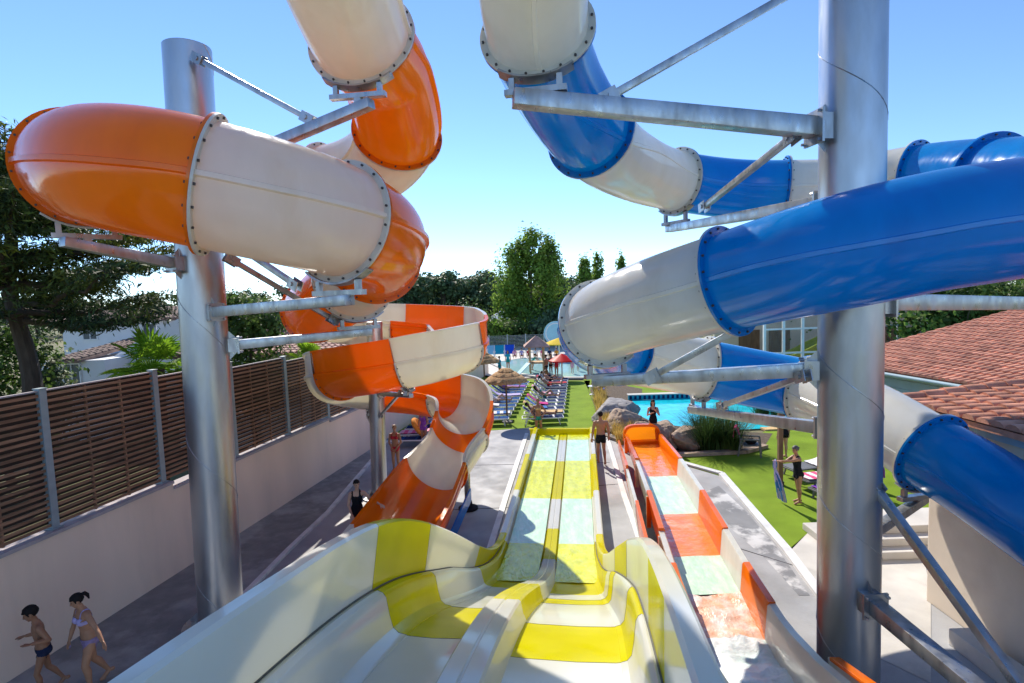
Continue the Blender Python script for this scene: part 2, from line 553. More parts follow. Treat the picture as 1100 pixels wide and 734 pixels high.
def sweep_slide(root, ctrl, mats, profile, flange_r, names, open_=False, first_flange=False, seg_name='tube_segment', nper=12, bolts=20):
    """ctrl rows: (point, data tuple, colour or None). a colour starts a new segment."""
    rows = [list(c[0]) + list(c[1]) for c in ctrl]
    spans = crom(rows, nper)
    segs = []
    cur = None
    for i, sp in enumerate(spans):
        c = ctrl[i][2]
        if c or cur is None:
            cur = {'col': c, 'pts': [sp[0]]}
            segs.append(cur)
        cur['pts'] += list(sp[1:])
    joints = []
    for si, sg in enumerate(segs):
        pts = sg['pts']
        mb = MB()
        vs, rows_n = [], None
        P3 = [Vector(p[:3]) for p in pts]
        tang = []
        for i in range(len(P3)):
            # tangents continuous over joints
            a = P3[i - 1] if i > 0 else (Vector(segs[si - 1]['pts'][-2][:3]) if si > 0 else P3[0])
            b = P3[i + 1] if i < len(P3) - 1 else (Vector(segs[si + 1]['pts'][1][:3]) if si < len(segs) - 1 else P3[-1])
            tang.append((b - a).normalized())
        for i, p in enumerate(pts):
            s, n = frame(tang[i])
            pr = profile(*p[3:])
            rows_n = len(pr)
            for x, y in pr:
                vs.append(P3[i] + s * x + n * y)
        fs = []
        for i in range(len(pts) - 1):
            for k in range(rows_n):
                k2 = (k + 1) % rows_n
                fs.append((i * rows_n + k, i * rows_n + k2, (i + 1) * rows_n + k2, (i + 1) * rows_n + k))
        mb.add(vs, fs)
        if open_:
            for e in (0, len(pts) - 1):
                # close the wall's end
                half = rows_n // 2
                for k in range(half - 1):
                    a, b = e * rows_n + k, e * rows_n + k + 1
                    c, d = e * rows_n + (rows_n - 1 - k - 1), e * rows_n + (rows_n - 1 - k)
                    mb.f.append([a, b, c, d])
                    mb.m.append(0)
        so_ = mb.build(seg_name, mats[sg['col']], root, angle=30)
        so_['label'] = names[sg['col']]
        # flanges at both ends, each in its segment's own colour
        ends = []
        if si > 0 or first_flange:
            ends.append((0, 1))
        if si < len(segs) - 1:
            ends.append((len(pts) - 1, -1))
        for idx, sgn in ends:
            c, t = P3[idx], tang[idx]
            s, n = frame(t)
            r_ = pts[idx][3]
            fm = MB()
            o1, o2 = 0.002 * sgn, 0.034 * sgn
            if not open_:
                NN = 48
                ring = []
                for (rr, oo) in ((r_ - 0.01, o2), (r_ + flange_r, o2), (r_ + flange_r, o1), (r_ - 0.01, o1)):
                    for k in range(NN):
                        a = 2 * math.pi * k / NN
                        ring.append(c + t * oo + (s * math.cos(a) + n * math.sin(a)) * rr)
                ff = []
                for j in range(3):
                    for k in range(NN):
                        k2 = (k + 1) % NN
                        ff.append((j * NN + k, j * NN + k2, (j + 1) * NN + k2, (j + 1) * NN + k))
                fm.add(ring, ff)
                blist = [(2 * math.pi * (k + 0.5) / bolts) for k in range(bolts)]
            else:
                angs = [R(180 + 180 * k / 24) for k in range(25)]
                ring = []
                for (rr, oo) in ((r_ + 0.03, o2), (r_ + flange_r, o2), (r_ + flange_r, o1), (r_ + 0.03, o1)):
                    for a in angs:
                        ring.append(c + t * oo + (s * math.cos(a) + n * math.sin(a)) * rr)
                ff = []
                for j in range(3):
                    for k in range(24):
                        ff.append((j * 25 + k, j * 25 + k + 1, (j + 1) * 25 + k + 1, (j + 1) * 25 + k))
                fm.add(ring, ff)
                blist = [R(180 + 180 * (k + 0.5) / 10) for k in range(10)]
            br = r_ + flange_r * 0.55
            for a in blist:
                q = c + (s * math.cos(a) + n * math.sin(a)) * br
                fm.tube([q + t * (o2 - 0.004 * sgn), q + t * (o2 + 0.022 * sgn)], 0.017, 6, mi=1)
            fo = fm.build('flange', [mats[sg['col']], M['bolt']], so_, angle=30)
        joints.append((P3[0], tang[0], pts[0][3]))
    return joints


def TC(rows, default):
    out = []
    for r_ in rows:
        px, py, Y = r_[:3]
        col = r_[3] if len(r_) > 3 and r_[3] else None
        dat = r_[4] if len(r_) > 4 else default
        out.append((P(px, py, Y), dat, col))
    return out


GEL = {'w': M['white_gel'], 'o': M['orange_gel'], 'b': M['blue_gel']}
SEGN = {'w': 'cream white segment of the slide', 'o': 'glossy orange segment of the slide', 'b': 'glossy blue segment of the slide'}

# ---- orange and white: closed upper coil, open lower coil, run-out
orange = thing('tube_slide', 'orange and white spiral water slide coiling round the steel columns beside the slatted fence', 'water slide', G(380, 560))
D = (0.75, 0.0)
rows = [(300, -200, 6.0, 'w'), (345, -72, 7.4), (388, 42, 8.8, 'o'), (414, 80, 9.7), (427, 144, 10.7, 'w'), (402, 178, 11.7),
        (350, 196, 12.4, 'o'), (222, 196, 12.7, 'w'), (140, 190, 11.6), (97, 183, 9.8), (88, 181, 8.4, 'o'), (122, 182, 7.0),
        (178, 190, 6.7), (226, 200, 6.75, 'w'), (310, 221, 7.1), (366, 238, 7.65, 'o'), (405, 257, 8.8), (402, 277, 10.0, 'w'), (380, 302, 11.5, 'o'),
        (350, 326, 13.0), (338, 334, 14.4, 'w'), (350, 339, 16.4)]
JO = sweep_slide(orange, TC(rows, D), GEL, lambda r_, tw: closed_profile(r_, tw), 0.085, SEGN, first_flange=False)
h2 = (0.70, 0.62, 0.12)
rows = [(350, 339, 16.4, 'w', (0.72, 0.66, 0.3)), (372, 345, 17.9, None, h2), (390, 347, 18.25, None, h2), (428, 349, 18.4, 'o', h2), (480, 353, 17.7, 'w', h2),
        (490, 358, 16.8, None, h2), (494, 364, 15.9, 'o', h2), (492, 372, 15.2, 'w', h2), (468, 380, 14.8, None, h2), (433, 388, 14.8, 'o', h2), (392, 395, 15.0, None, h2),
        (366, 400, 15.5, 'w', h2), (357, 405, 16.6, None, h2), (366, 411, 17.8, None, h2), (400, 417, 18.5, 'o', h2), (450, 422, 18.5, None, h2), (478, 426, 18.0, 'w', (0.72, 0.6, 0.12)),
        (494, 432, 17.3, None, (0.74, 0.55, 0.12)), (499, 445, 16.6, 'o', (0.78, 0.4, 0.12)), (493, 466, 15.9, 'w', (0.82, 0.25, 0.12)), (468, 500, 15.0, 'o', (0.86, 0.14, 0.12)),
        (438, 550, 12.9, None, (0.95, 0.14, 0.12)), (424, 572, 12.1, 'w', (0.95, 0.14, 0.12)), (412, 590, 11.4, None, (0.95, 0.14, 0.12))]
JO2 = sweep_slide(orange, TC(rows, None), GEL, lambda r_, a, b: open_profile(r_, a, b), 0.10, SEGN, open_=True, seg_name='flume_segment', bolts=14)

# ---- blue and white closed tube
blue = thing('tube_slide', 'blue and white spiral tube slide coiling round the thick steel column near the tiled roofs', 'water slide', G(920, 735))
D = (0.65, 0.0)
rows = [(560, -300, 4.4, 'w', (0.65, -90.0)), (570, -100, 6.1, None, (0.65, -90.0)), (577, 34, 7.4, 'b', (0.65, -85.0)), (598, 90, 8.3, None, (0.65, -60)), (634, 144, 9.2, 'w', (0.65, -20)),
        (676, 177, 11, None, (0.65, 10)), (727, 195, 12.8, 'b', (0.65, 0)), (785, 203, 12.9), (842, 205, 12.6, 'w'), (905, 203, 12.3), (985, 192, 11.4, 'b'), (1065, 190, 9.9, 'b'),
        (1150, 198, 8.3), (1168, 214, 7.0), (1105, 233, 6.2), (1000, 250, 6.15), (900, 272, 6.4), (784, 302, 7.4, 'w'), (700, 326, 8.3), (646, 347, 9.3, 'b'),
        (641, 362, 10.4), (668, 377, 11.6, 'w'), (710, 387, 12.2), (757, 396, 12.5, 'b'), (812, 407, 12.4), (864, 418, 11.9, 'w', (0.64, 0)), (924, 441, 10.3, None, (0.62, 0)), (1000, 487, 8.75, 'b', (0.60, 0)),
        (1050, 517, 8.15, None, (0.60, 0)), (1108, 556, 7.55, None, (0.60, 0)), (1230, 640, 6.7, None, (0.60, 0))]
JB = sweep_slide(blue, TC(rows, D), GEL, lambda r_, tw: closed_profile(r_, tw, rib=0.014), 0.095, SEGN)


# ================================================================== columns and their arms
def column(label, top, bottom, r, arms, struts, saddles, pitch=2.6, loc=None):
    base = Vector((bottom.x, bottom.y, 0))
    t = thing('steel_column', label, 'column', base, 'steel columns carrying the tube slides')
    ax = (top - base)
    m = MB()
    n = 40
    m.tube([base + ax * (k / 12) for k in range(13)], r, n)
    m.build('shaft', M['galv_col'], t)
    # base plate with gussets
    b = MB()
    b.lathe(base, [(r + 0.28, 0.004), (r + 0.28, 0.045), (r + 0.002, 0.05)], 32)
    for k in range(8):
        a = k * math.pi / 4
        d = Vector((math.cos(a), math.sin(a), 0))
        b.beam(base + d * (r + 0.005) + Vector((0, 0, 0.15)), base + d * (r + 0.2) + Vector((0, 0, 0.07)), 0.02, 0.2, h2=0.05)
    b.build('base_plate', M['galv'], t)
    # spiral weld seam
    L_ = ax.length
    turns = L_ / pitch
    N = int(turns * 28)
    pts = []
    d = ax.normalized()
    s, q = frame(d) if abs(d.z) < 0.99 else (Vector((1, 0, 0)), Vector((0, 1, 0)))
    for k in range(N + 1):
        a = -2 * math.pi * turns * k / N
        pts.append(base + d * (L_ * k / N) + (s * math.cos(a) + q * math.sin(a)) * (r + 0.001))
    sm = MB()
    sm.tube(pts, 0.007, 5, caps=True)
    sm.build('weld_seam', M['galv'], t)
    cp = MB()
    cp.lathe(top, [(r - 0.002, -0.02), (r - 0.004, 0.008), (0.02, 0.02), (0.001, 0.02)], 32)
    cp.build('cap', M['galv'], t)

    def axis_at(z):
        return base + ax * (z / ax.z)

    for (a, b_, w_, h_) in arms:
        # a: end at the column (on its skin), b_: free end
        a, b_ = Vector(a), Vector(b_)
        c = axis_at(a.z)
        dirn = (b_ - c)
        dirn.z = 0
        dirn.normalize()
        a = Vector((c.x + dirn.x * (r + 0.10), c.y + dirn.y * (r + 0.10), a.z))
        am = MB()
        # hollow section with a slanted, open end
        am.beam(a, b_, w_, h_, h2=h_ * 0.8)
        tt = (b_ - a).normalized()
        ao = am.build('arm', M['galv'], t, bevel=0.012)
        k = MB()
        k.beam(c + dirn * (r - 0.02) + Vector((0, 0, a.z - c.z)), a + dirn * 0.05, w_ * 1.25, h_ * 1.35)
        k.beam(a + dirn * 0.04, a + dirn * 0.075, w_ * 1.7, h_ * 1.75)
        for sg in (-1, 1):
            for sz in (-1, 1):
                sd_ = dirn.cross(Vector((0, 0, 1))) * (w_ * 0.7 * sg)
                pq = a + dirn * 0.06 + sd_ + Vector((0, 0, sz * h_ * 0.72))
                k.tube([pq, pq + dirn * 0.07], 0.02, 6)
        # gusset above and below
        for sz in (-1, 1):
            z0 = sz * h_ * 0.62
            p0 = a - dirn * 0.10 + Vector((0, 0, z0))
            k.add([p0 + Vector((0, 0, 0)), p0 + dirn * 0.15, p0 + Vector((0, 0, sz * 0.16))], [(0, 1, 2)])
        k.build('bracket', M['galv'], ao, bevel=0.0)
    for (a, b_, w_) in struts:
        a, b_ = Vector(a), Vector(b_)
        sm = MB()
        dd = (b_ - a).normalized()
        sm.beam(a, b_, w_, w_)
        so_ = sm.build('strut', M['galv'], t, bevel=0.008)
        k = MB()
        for e, sg in ((a, 1), (b_, -1)):
            sd_ = dd.cross(Vector((0, 0, 1))).normalized()
            for q in (-1, 1):
                k.beam(e - dd * sg * 0.14 + sd_ * q * (w_ * 0.62), e + dd * sg * 0.10 + sd_ * q * (w_ * 0.62), 0.016, w_ * 1.9)
            k.tube([e - sd_ * w_ * 0.95, e + sd_ * w_ * 0.95], w_ * 0.42, 10)
        k.build('pin_joint', M['galv'], so_)
    for (c, tg, rr, foot, span) in saddles:
        s, n = frame(tg)
        sm = MB()
        angs = [R(270 - 38 + 76 * k / 10) for k in range(11)]
        w_ = 0.07
        vs = []
        for (ro, oo) in ((rr + 0.092, -w_), (rr + 0.092, w_), (rr + 0.12, w_), (rr + 0.12, -w_)):
            for a in angs:
                vs.append(c + tg * oo + (s * math.cos(a) + n * math.sin(a)) * ro)
        fs = []
        for j in range(4):
            for k in range(10):
                j2 = (j + 1) % 4
                fs.append((j * 11 + k, j * 11 + k + 1, j2 * 11 + k + 1, j2 * 11 + k))
        fs += [(0, 11, 22, 33), (10, 43, 32, 21)]
        sm.add(vs, fs)
        foot = Vector(foot)
        sh = Vector((s.x, s.y, 0)).normalized()
        for q, ai in ((-1, 2), (1, 8)):
            a = angs[ai]
            p0 = c + (s * math.cos(a) + n * math.sin(a)) * (rr + 0.12)
            p1 = Vector((p0.x, p0.y, foot.z + 0.10))
            sm.beam(p0, p1, 0.07, 0.07, up=sh)
        p0 = c + (s * math.cos(angs[2]) + n * math.sin(angs[2])) * (rr + 0.12)
        p1 = c + (s * math.cos(angs[8]) + n * math.sin(angs[8])) * (rr + 0.12)
        e = sh * 0.08
        q0, q1 = Vector((p0.x, p0.y, foot.z + 0.10)), Vector((p1.x, p1.y, foot.z + 0.10))
        dd = (q1 - q0).normalized() * 0.09
        sm.beam(q0 - dd, q1 + dd, 0.11, 0.07)
        mid = (q0 + q1) / 2
        sm.beam(mid, Vector((mid.x, mid.y, foot.z)), 0.10, 0.10, up=sh)
        sm.build('saddle', M['galv'], t)
    return t


def joint_near(J, px, py, Y):
    q = P(px, py, Y)
    return min(J, key=lambda j: (j[0] - q).length)


def under(j, drop=0.30):
    c, t, r_ = j
    s, n = frame(t)
    p = c - n * (r_ + 0.12)
    return Vector((p.x, p.y, p.z - drop))


jA = joint_near(JO, 388, 42, 8.8)
jB = joint_near(JO, 88, 181, 8.4)
jC = joint_near(JO, 366, 238, 7.65)
jD = joint_near(JO, 380, 302, 11.5)
Yl = 10.2
fA, fB, fC, fD = under(jA, 0.2), under(jB, 0.22), under(jC, 0.2), under(jD, 0.2)


def ext(a, b, e):
    a, b = Vector(a), Vector(b)
    return b + (b - a).normalized() * e


TOPL = P(201, 52, Yl)
BOTL = P(240, 690, Yl)


def onaxis(T, B, z):
    return B + (T - B) * ((z - B.z) / (T.z - B.z))


def colpt(T, B, r, z, toward):
    c = onaxis(T, B, z)
    d = Vector((toward.x - c.x, toward.y - c.y, 0)).normalized()
    return Vector((c.x, c.y, z)) + d * r


AL = lambda z, to: colpt(TOPL, BOTL, 0.44, z, to)
rl = 0.39
armsL = [(AL(fA.z - 0.55, fA), ext(onaxis(TOPL, BOTL, fA.z), fA + Vector((0, 0, -0.05)), 0.25), 0.16, 0.18),
         (AL(fB.z - 0.25, fB), ext(onaxis(TOPL, BOTL, fB.z), fB, 0.35), 0.16, 0.18),
         (AL(fC.z - 0.12, fC), ext(onaxis(TOPL, BOTL, fC.z), fC, 0.25), 0.16, 0.18),
         (AL(fD.z - 0.1, fD), ext(onaxis(TOPL, BOTL, fD.z), fD, 0.25), 0.16, 0.18)]
strL = [(P(214, 64, 9.78), P(330, 127, 9.15), 0.085),
        (P(252, 262, 9.8), P(316, 305, 8.95), 0.085),
        (P(250, 280, 9.8), P(357, 343, 11.2), 0.085)]
sadL = [(jA[0], jA[1], jA[2], fA, 0), (jB[0], jB[1], jB[2], fB, 0), (jC[0], jC[1], jC[2], fC, 0), (jD[0], jD[1], jD[2], fD, 0)]
column('tall galvanised column standing on the walkway inside the upper orange coil', TOPL, BOTL, rl, armsL, strL, sadL)

# thin column of the lower coil
TOP2, BOT2 = P(402, 346, 16.8), P(408, 537, 16.8)
j2 = joint_near(JO2, 433, 388, 14.8)
j3 = joint_near(JO2, 400, 417, 18.5)
f2, f3 = under(j2, 0.12), under(j3, 0.12)
j4 = joint_near(JO2, 428, 349, 18.4)
f4 = under(j4, 0.12)
A2 = lambda z, to: colpt(TOP2, BOT2, 0.25, z, to)
column('slender column in the middle of the lower orange coil near the red bikini', TOP2, BOT2, 0.235,
       [(A2(f2.z - 0.2, f2), ext(onaxis(TOP2, BOT2, f2.z - .1), f2, 0.1), 0.12, 0.14), (A2(f3.z - 0.2, f3), ext(onaxis(TOP2, BOT2, f3.z - .1), f3, 0.1), 0.12, 0.14),
        (A2(f4.z - 0.2, f4), ext(onaxis(TOP2, BOT2, f4.z - .1), f4, 0.1), 0.12, 0.14)],
       [(A2(f2.z - 0.9, f2), Vector(f2) * 0.75 + onaxis(TOP2, BOT2, f2.z) * 0.25, 0.07)],
       [(j2[0], j2[1], j2[2], f2, 0), (j3[0], j3[1], j3[2], f3, 0), (j4[0], j4[1], j4[2], f4, 0)], pitch=1.8)

# thick column on the right
YR = 7.7
TOPR, BOTR = P(918, -190, YR), P(910, 770, YR)
rr_ = 0.40
kA = joint_near(JB, 577, 34, 7.4)
kB = joint_near(JB, 727, 195, 12.8)
kC = joint_near(JB, 646, 347, 9.3)
kD = joint_near(JB, 757, 396, 12.5)
kE = joint_near(JB, 1000, 487, 8.75)
kF = joint_near(JB, 1065, 190, 9.9)
gA, gB, gC, gD, gE = under(kA, 0.22), under(kB, 0.25), under(kC, 0.22), under(kD, 0.25), under(kE, 0.2)
AR = lambda z, to: colpt(TOPR, BOTR, rr_ + 0.02, z, to)
e1 = P(1098, 326, 8.5)
e2 = P(1050, 742, 5.6)
armsR = [(AR(P(880, 137, 7.6).z, gA), ext(onaxis(TOPR, BOTR, gA.z), gA, 0.28), 0.22, 0.25),
         (AR(P(870, 213, 7.8).z, gB), ext(onaxis(TOPR, BOTR, gB.z), gB, 0.35), 0.17, 0.19),
         (AR(P(885, 399, 7.7).z, gC), ext(onaxis(TOPR, BOTR, gC.z), gC, 0.25), 0.18, 0.20),
         (AR(P(880, 470, 7.7).z, gD), ext(onaxis(TOPR, BOTR, gD.z), gD, 0.35), 0.17, 0.19),
         (AR(P(940, 325, 7.7).z, e1), e1, 0.26, 0.24),
         (AR(gE.z - 0.1, gE), ext(onaxis(TOPR, BOTR, gE.z), gE, 0.3), 0.15, 0.15),
         (AR(P(935, 632, 7.6).z, e2), e2, 0.20, 0.20)]
strR = [(P(655, 104, 7.3), P(880, -24, 7.6), 0.095),
        (P(850, 148, 7.75), P(757, 222, 10.5), 0.09),
        (P(862, 316, 7.9), P(702, 404, 8.75), 0.10),
        (P(862, 405, 7.75), P(776, 436, 10.3), 0.085),
        (P(940, 524, 7.45), P(1105, 750, 5.4), 0.105)]
sadR = [(kA[0], kA[1], kA[2], gA, 0), (kB[0], kB[1], kB[2], gB, 0), (kC[0], kC[1], kC[2], gC, 0), (kD[0], kD[1], kD[2], gD, 0), (kE[0], kE[1], kE[2], gE, 0)]
column('thick galvanised column with helical weld seams inside the blue coil', TOPR, BOTR, rr_, armsR, strR, sadR, pitch=2.0)


# ================================================================== yellow and white double-lane slide
def lerp_tab(tab, s):
    if s <= tab[0][0]:
        return tab[0][1]
    for (a, va), (b, vb) in zip(tab, tab[1:]):
        if s <= b:
            u = (s - a) / (b - a)
            return va + (vb - va) * u
    return tab[-1][1]


def smooth_tab(tab, s, w_=0.5):
    return sum(lerp_tab(tab, s + w_ * k / 4.0) for k in range(-4, 5)) / 9.0


AX = [(-1, -1.06), (7.4, 0.12), (23.5, 2.09)]
WW = [(-1, 1.6), (6.6, 1.6), (11.6, 1.19), (24, 1.24)]
ZB = [(-1, 3.15), (1, 3.02), (2.8, 2.9), (4, 2.72), (5, 2.52), (6.06, 2.22), (7, 1.86), (8, 1.42), (9, 0.97), (10, 0.58), (11, 0.33), (12, 0.20), (13, 0.17), (24, 0.17)]
ZR = [(-1, 4.45), (2.78, 4.08), (5.0, 3.76), (6.06, 3.5), (7.0, 3.12), (8.06, 2.55), (9, 1.98), (10, 1.35), (11, 0.83), (12, 0.55), (13, 0.52), (24, 0.52)]
yellow = thing('multi_lane_slide', 'yellow and white two-lane water slide running straight away from the camera', 'water slide', G(605, 560))
BANDS = [(5.75, 7.45), (9.9, 12.5), (15.4, 19.0), (21.8, 23.3)]
SMIN, SMAX = -0.6, 22.9


FAR = [(10.5, 12.5), (15.4, 19.0), (21.8, 23.3)]
BR = [(5.3, 6.5), (8.2, 8.8), (9.4, 12.5)] + FAR[1:]
BWR = [(3.9, 5.0), (7.3, 8.6)] + FAR
BD = [(6.6, 8.5), (11.6, 13.4), (15.4, 19.0), (21.8, 23.3)]


def is_y(s, bands=None):
    return any(a <= s < b for a, b in (bands or BANDS))


SS = sorted(set([round(SMIN + 0.2 * k, 3) for k in range(int((SMAX - SMIN) / 0.2) + 1)] + [b for ab in BANDS + BR + BWR + BD for b in ab if b < SMAX] + [SMAX]))


def slide_strip(name, prof, s0=SMIN, s1=SMAX, mats=(M['cream_gel'], M['yellow_gel']), closed=True, banded=True, parent=yellow, angle=32, bands=None, plain=()):
    """prof(s) -> list of (u metres, z)"""
    mb = MB()
    ss = [s for s in SS if s0 <= s <= s1]
    vs = []
    for s in ss:
        x = smooth_tab(AX, s)
        dx = smooth_tab(AX, s + 0.1) - smooth_tab(AX, s - 0.1)
        d = Vector((1, -dx / 0.2, 0)).normalized()
        for u, z in prof(s):
            vs.append(Vector((x, s, 0)) + d * u + Vector((0, 0, z)))
    n = len(prof(ss[0]))
    fs, mi = [], []
    for i in range(len(ss) - 1):
        k_end = n if closed else n - 1
        for k in range(k_end):
            k2 = (k + 1) % n
            fs.append((i * n + k, i * n + k2, (i + 1) * n + k2, (i + 1) * n + k))
            mi.append(1 if banded and not (k in plain and ss[i] < 7.0) and is_y((ss[i] + ss[i + 1]) / 2, bands) else 0)
    b = len(mb.v)
    mb.v += vs
    mb.f += [list(f) for f in fs]
    mb.m += mi
    if closed:
        mb.f.append(list(reversed(range(n))))
        mb.m.append(0)
        mb.f.append([(len(ss) - 1) * n + k for k in range(n)])
        mb.m.append(1)
    return mb.build(name, list(mats), parent, angle=angle)


def zb(s):
    return smooth_tab(ZB, s)


def zr(s):
    return smooth_tab(ZR, s)


DZ = [(-1, 0), (4, 0), (6.5, -0.17), (8, -0.20), (10, -0.10), (11.5, 0), (24, 0)]
DOFF = [(-1, -0.20), (7, -0.20), (10.8, 0.0), (24, 0)]


def Wd(s, sg=-1):
    return smooth_tab(WW, s)


def zw(s, sg):
    return zr(s) + (smooth_tab(DZ, s) if sg > 0 else 0)


def ledge(s):
    return zb(s) + min(0.5, (zr(s) - zb(s)) * 0.46)


def wall_prof(sg):
    def f(s):
        W = Wd(s) - (0.06 if sg > 0 else 0.0) * min(1, max(0, (11 - s) / 4))
        zl, zt = ledge(s), zw(s, sg)
        wt = W
        wf = 0.135
        wb = 0.05 if sg < 0 else 0.17
        q = [(wt - 0.01, zt - 0.10), (wt, zt - 0.02), (wt - 0.025, zt), (wt - wf, zt), (wt - wf - 0.03, zt - 0.03), (W - wb, zl + 0.02), (W - wb, zl - 0.05), (W - wb + 0.05, zl - 0.06), (wt - 0.08, zt - 0.10)]
        return [(sg * a, b) for a, b in q]
    return f


def curb_prof(sg):
    def f(s):
        W = Wd(s) - (0.06 if sg > 0 else 0.0) * min(1, max(0, (11 - s) / 4))
        k = W / 1.6
        zl, z0 = ledge(s), zb(s)
        h = zl - z0
        ofs = (0.045, 0.11, 0.17, 0.205, 0.235, 0.27, 0.33, 0.42, 0.43) if sg < 0 else (0.165, 0.205, 0.245, 0.27, 0.29, 0.315, 0.36, 0.42, 0.43)
        hh = (zl - 0.012, zl + 0.004, zl - 0.02, zl - 0.07 * min(1, h / .4), z0 + h * 0.45, z0 + h * 0.16, z0 + h * 0.04 + 0.004, z0 + 0.004, z0 - 0.03)
        q = [(W - o_ * (k if i_ > 1 else 1), z_) for i_, (o_, z_) in enumerate(zip(ofs, hh))] + [(W - ofs[0], z0 - 0.03)]
        return [(sg * a, b) for a, b in q]
    return f


def doff(s):
    return smooth_tab(DOFF, s)


def lane_prof(sg):
    def f(s):
        W = Wd(s)
        k = W / 1.6
        z0 = zb(s)
        d = doff(s)
        W -= (0.06 if sg > 0 else 0.0) * min(1, max(0, (11 - s) / 4))
        q = [(sg * 0.245 * k + d, z0), (sg * 0.40 * k + d, z0 - 0.012), (sg * 0.8 * k + d * 0.5, z0 - 0.02), (sg * (W - 0.46 * k), z0 - 0.008), (sg * (W - 0.40 * k), z0 - 0.001), (sg * (W - 0.40 * k), z0 - 0.06), (sg * 0.245 * k + d, z0 - 0.06)]
        return q
    return f


def div_prof(s):
    k = Wd(s) / 1.6
    z0 = zb(s)
    h = (ledge(s) - z0) * 0.54
    d = doff(s)
    right = [(0.015, z0 + h - 0.006), (0.019, z0 + h), (0.165 * k, z0 + h), (0.19 * k, z0 + h - 0.025), (0.215 * k, z0 + h * 0.35), (0.25 * k, z0 + 0.012), (0.252 * k, z0 - 0.05)]
    return [(d - a, b) for a, b in reversed(right)] + [(d - 0.004, z0 + h - 0.012), (d + 0.004, z0 + h - 0.012)] + [(d + a, b) for a, b in right]


for sg in (-1, 1):
    slide_strip('side_wall', wall_prof(sg), bands=BWR if sg > 0 else None, plain=(0, 1, 2, 3, 8) if sg > 0 else ())
    slide_strip('curb', curb_prof(sg), bands=BR if sg > 0 else None)
    slide_strip('lane', lane_prof(sg), bands=BR if sg > 0 else None)
slide_strip('divider', div_prof, bands=BD)
# dark tubes: painted shadow gap at each side wall's foot, joints where panels meet
def place(s, u, z):
    x = smooth_tab(AX, s)
    dx = smooth_tab(AX, s + 0.1) - smooth_tab(AX, s - 0.1)
    return Vector((x, s, 0)) + Vector((1, -dx / 0.2, 0)).normalized() * u + Vector((0, 0, z))


for sg in (-1, 1):
    m = MB()
    wb = 0.05 if sg < 0 else 0.17
    pts = []
    for k in range(110):
        s = SMIN + 0.12 * k
        W = Wd(s) - (0.06 if sg > 0 else 0.0) * min(1, max(0, (11 - s) / 4))
        pts.append(place(s, sg * (W - wb - 0.006), ledge(s) + 0.004))
    m.tube(pts, 0.010, 6)
    m.build('seam', M['joint'], yellow)
    for prof, bands, k0, k1 in ((wall_prof(sg), BWR[1:] if sg > 0 else BANDS, 4, 5), (curb_prof(sg), BR if sg > 0 else BANDS, 1, 7), (lane_prof(sg), BR if sg > 0 else BANDS, 0, 4)):
        for b_ in tuple(q for ab in bands for q in ab if q < 9.2):
            pr = prof(b_)
            m = MB()
            m.tube([place(b_, u, z + 0.0012) for u, z in pr[k0:k1 + 1]], 0.0026, 4)
            m.build('panel_joint', M['joint'], yellow)
# water in the run-out of both lanes
M['clear_water'] = material('thin_clear_water', (0.70, 0.90, 0.82), 0.03, var=0.10, scale=3, bump=0.8, bscale=9, transmission=0.86, ior=1.2)
for sg in (-1, 1):
    def wp(s, sg=sg):
        k = Wd(s, -1) / 1.6
        z = zb(s)
        wl = 0.003 + 0.097 * min(1, max(0, (s - 10.4) / 1.2))
        return [(sg * 0.23 * k + doff(s), z + wl), (sg * (Wd(s, sg) - 0.29 * k), z + wl)]
    slide_strip('lane_water', wp, 10.4, 22.6, mats=(M['slide_water'], material('yellow_tinted_water', (0.62, 0.64, 0.01), 0.10, var=0.18, scale=5, bump=1.0, bscale=9, col2=(0.70, 0.74, 0.10), mask=(0.44, 0.72), stretch=(1.5, 0.7, 1), detail=5)), closed=False, banded=True)
# end wall
e = MB()
xe = smooth_tab(AX, SMAX)
dx = (smooth_tab(AX, SMAX) - smooth_tab(AX, SMAX - 0.5)) / 0.5
dv = Vector((1, -dx, 0)).normalized()
c = Vector((xe, SMAX + 0.06, 0.20))
rotz = Matrix.Rotation(math.atan2(dv.y, dv.x), 3, 'Z')
e.box(c, (2.8, 0.1, 0.40), rotz)
e.box(c + Vector((0, 0.02, 0.22)), (2.86, 0.2, 0.05), rotz)
e.build('end_wall', M['yellow_gel'], yellow, bevel=0.02)
# outside skins and frame legs below the drop
lg = []
for s in (1.0, 4.2, 7.2, 9.0):
    for sg in (-1, 1):
        m = MB()
        x = smooth_tab(AX, s) + sg * (Wd(s, sg) - 0.25)
        m.tube([(x, s, 0), (x, s, zb(s) - 0.07)], 0.09, 16)
        m.box((x, s, 0.012), (0.36, 0.36, 0.024))
        m.build('leg', M['galv'], yellow)

# ================================================================== orange and white open flume on the right
flume = thing('open_flume', 'orange and white open flume slide with foaming water right of the yellow lanes', 'water slide', G(760, 620))


def fx(s):
    return 2.70 + 0.132 * s - 0.62      # centre line


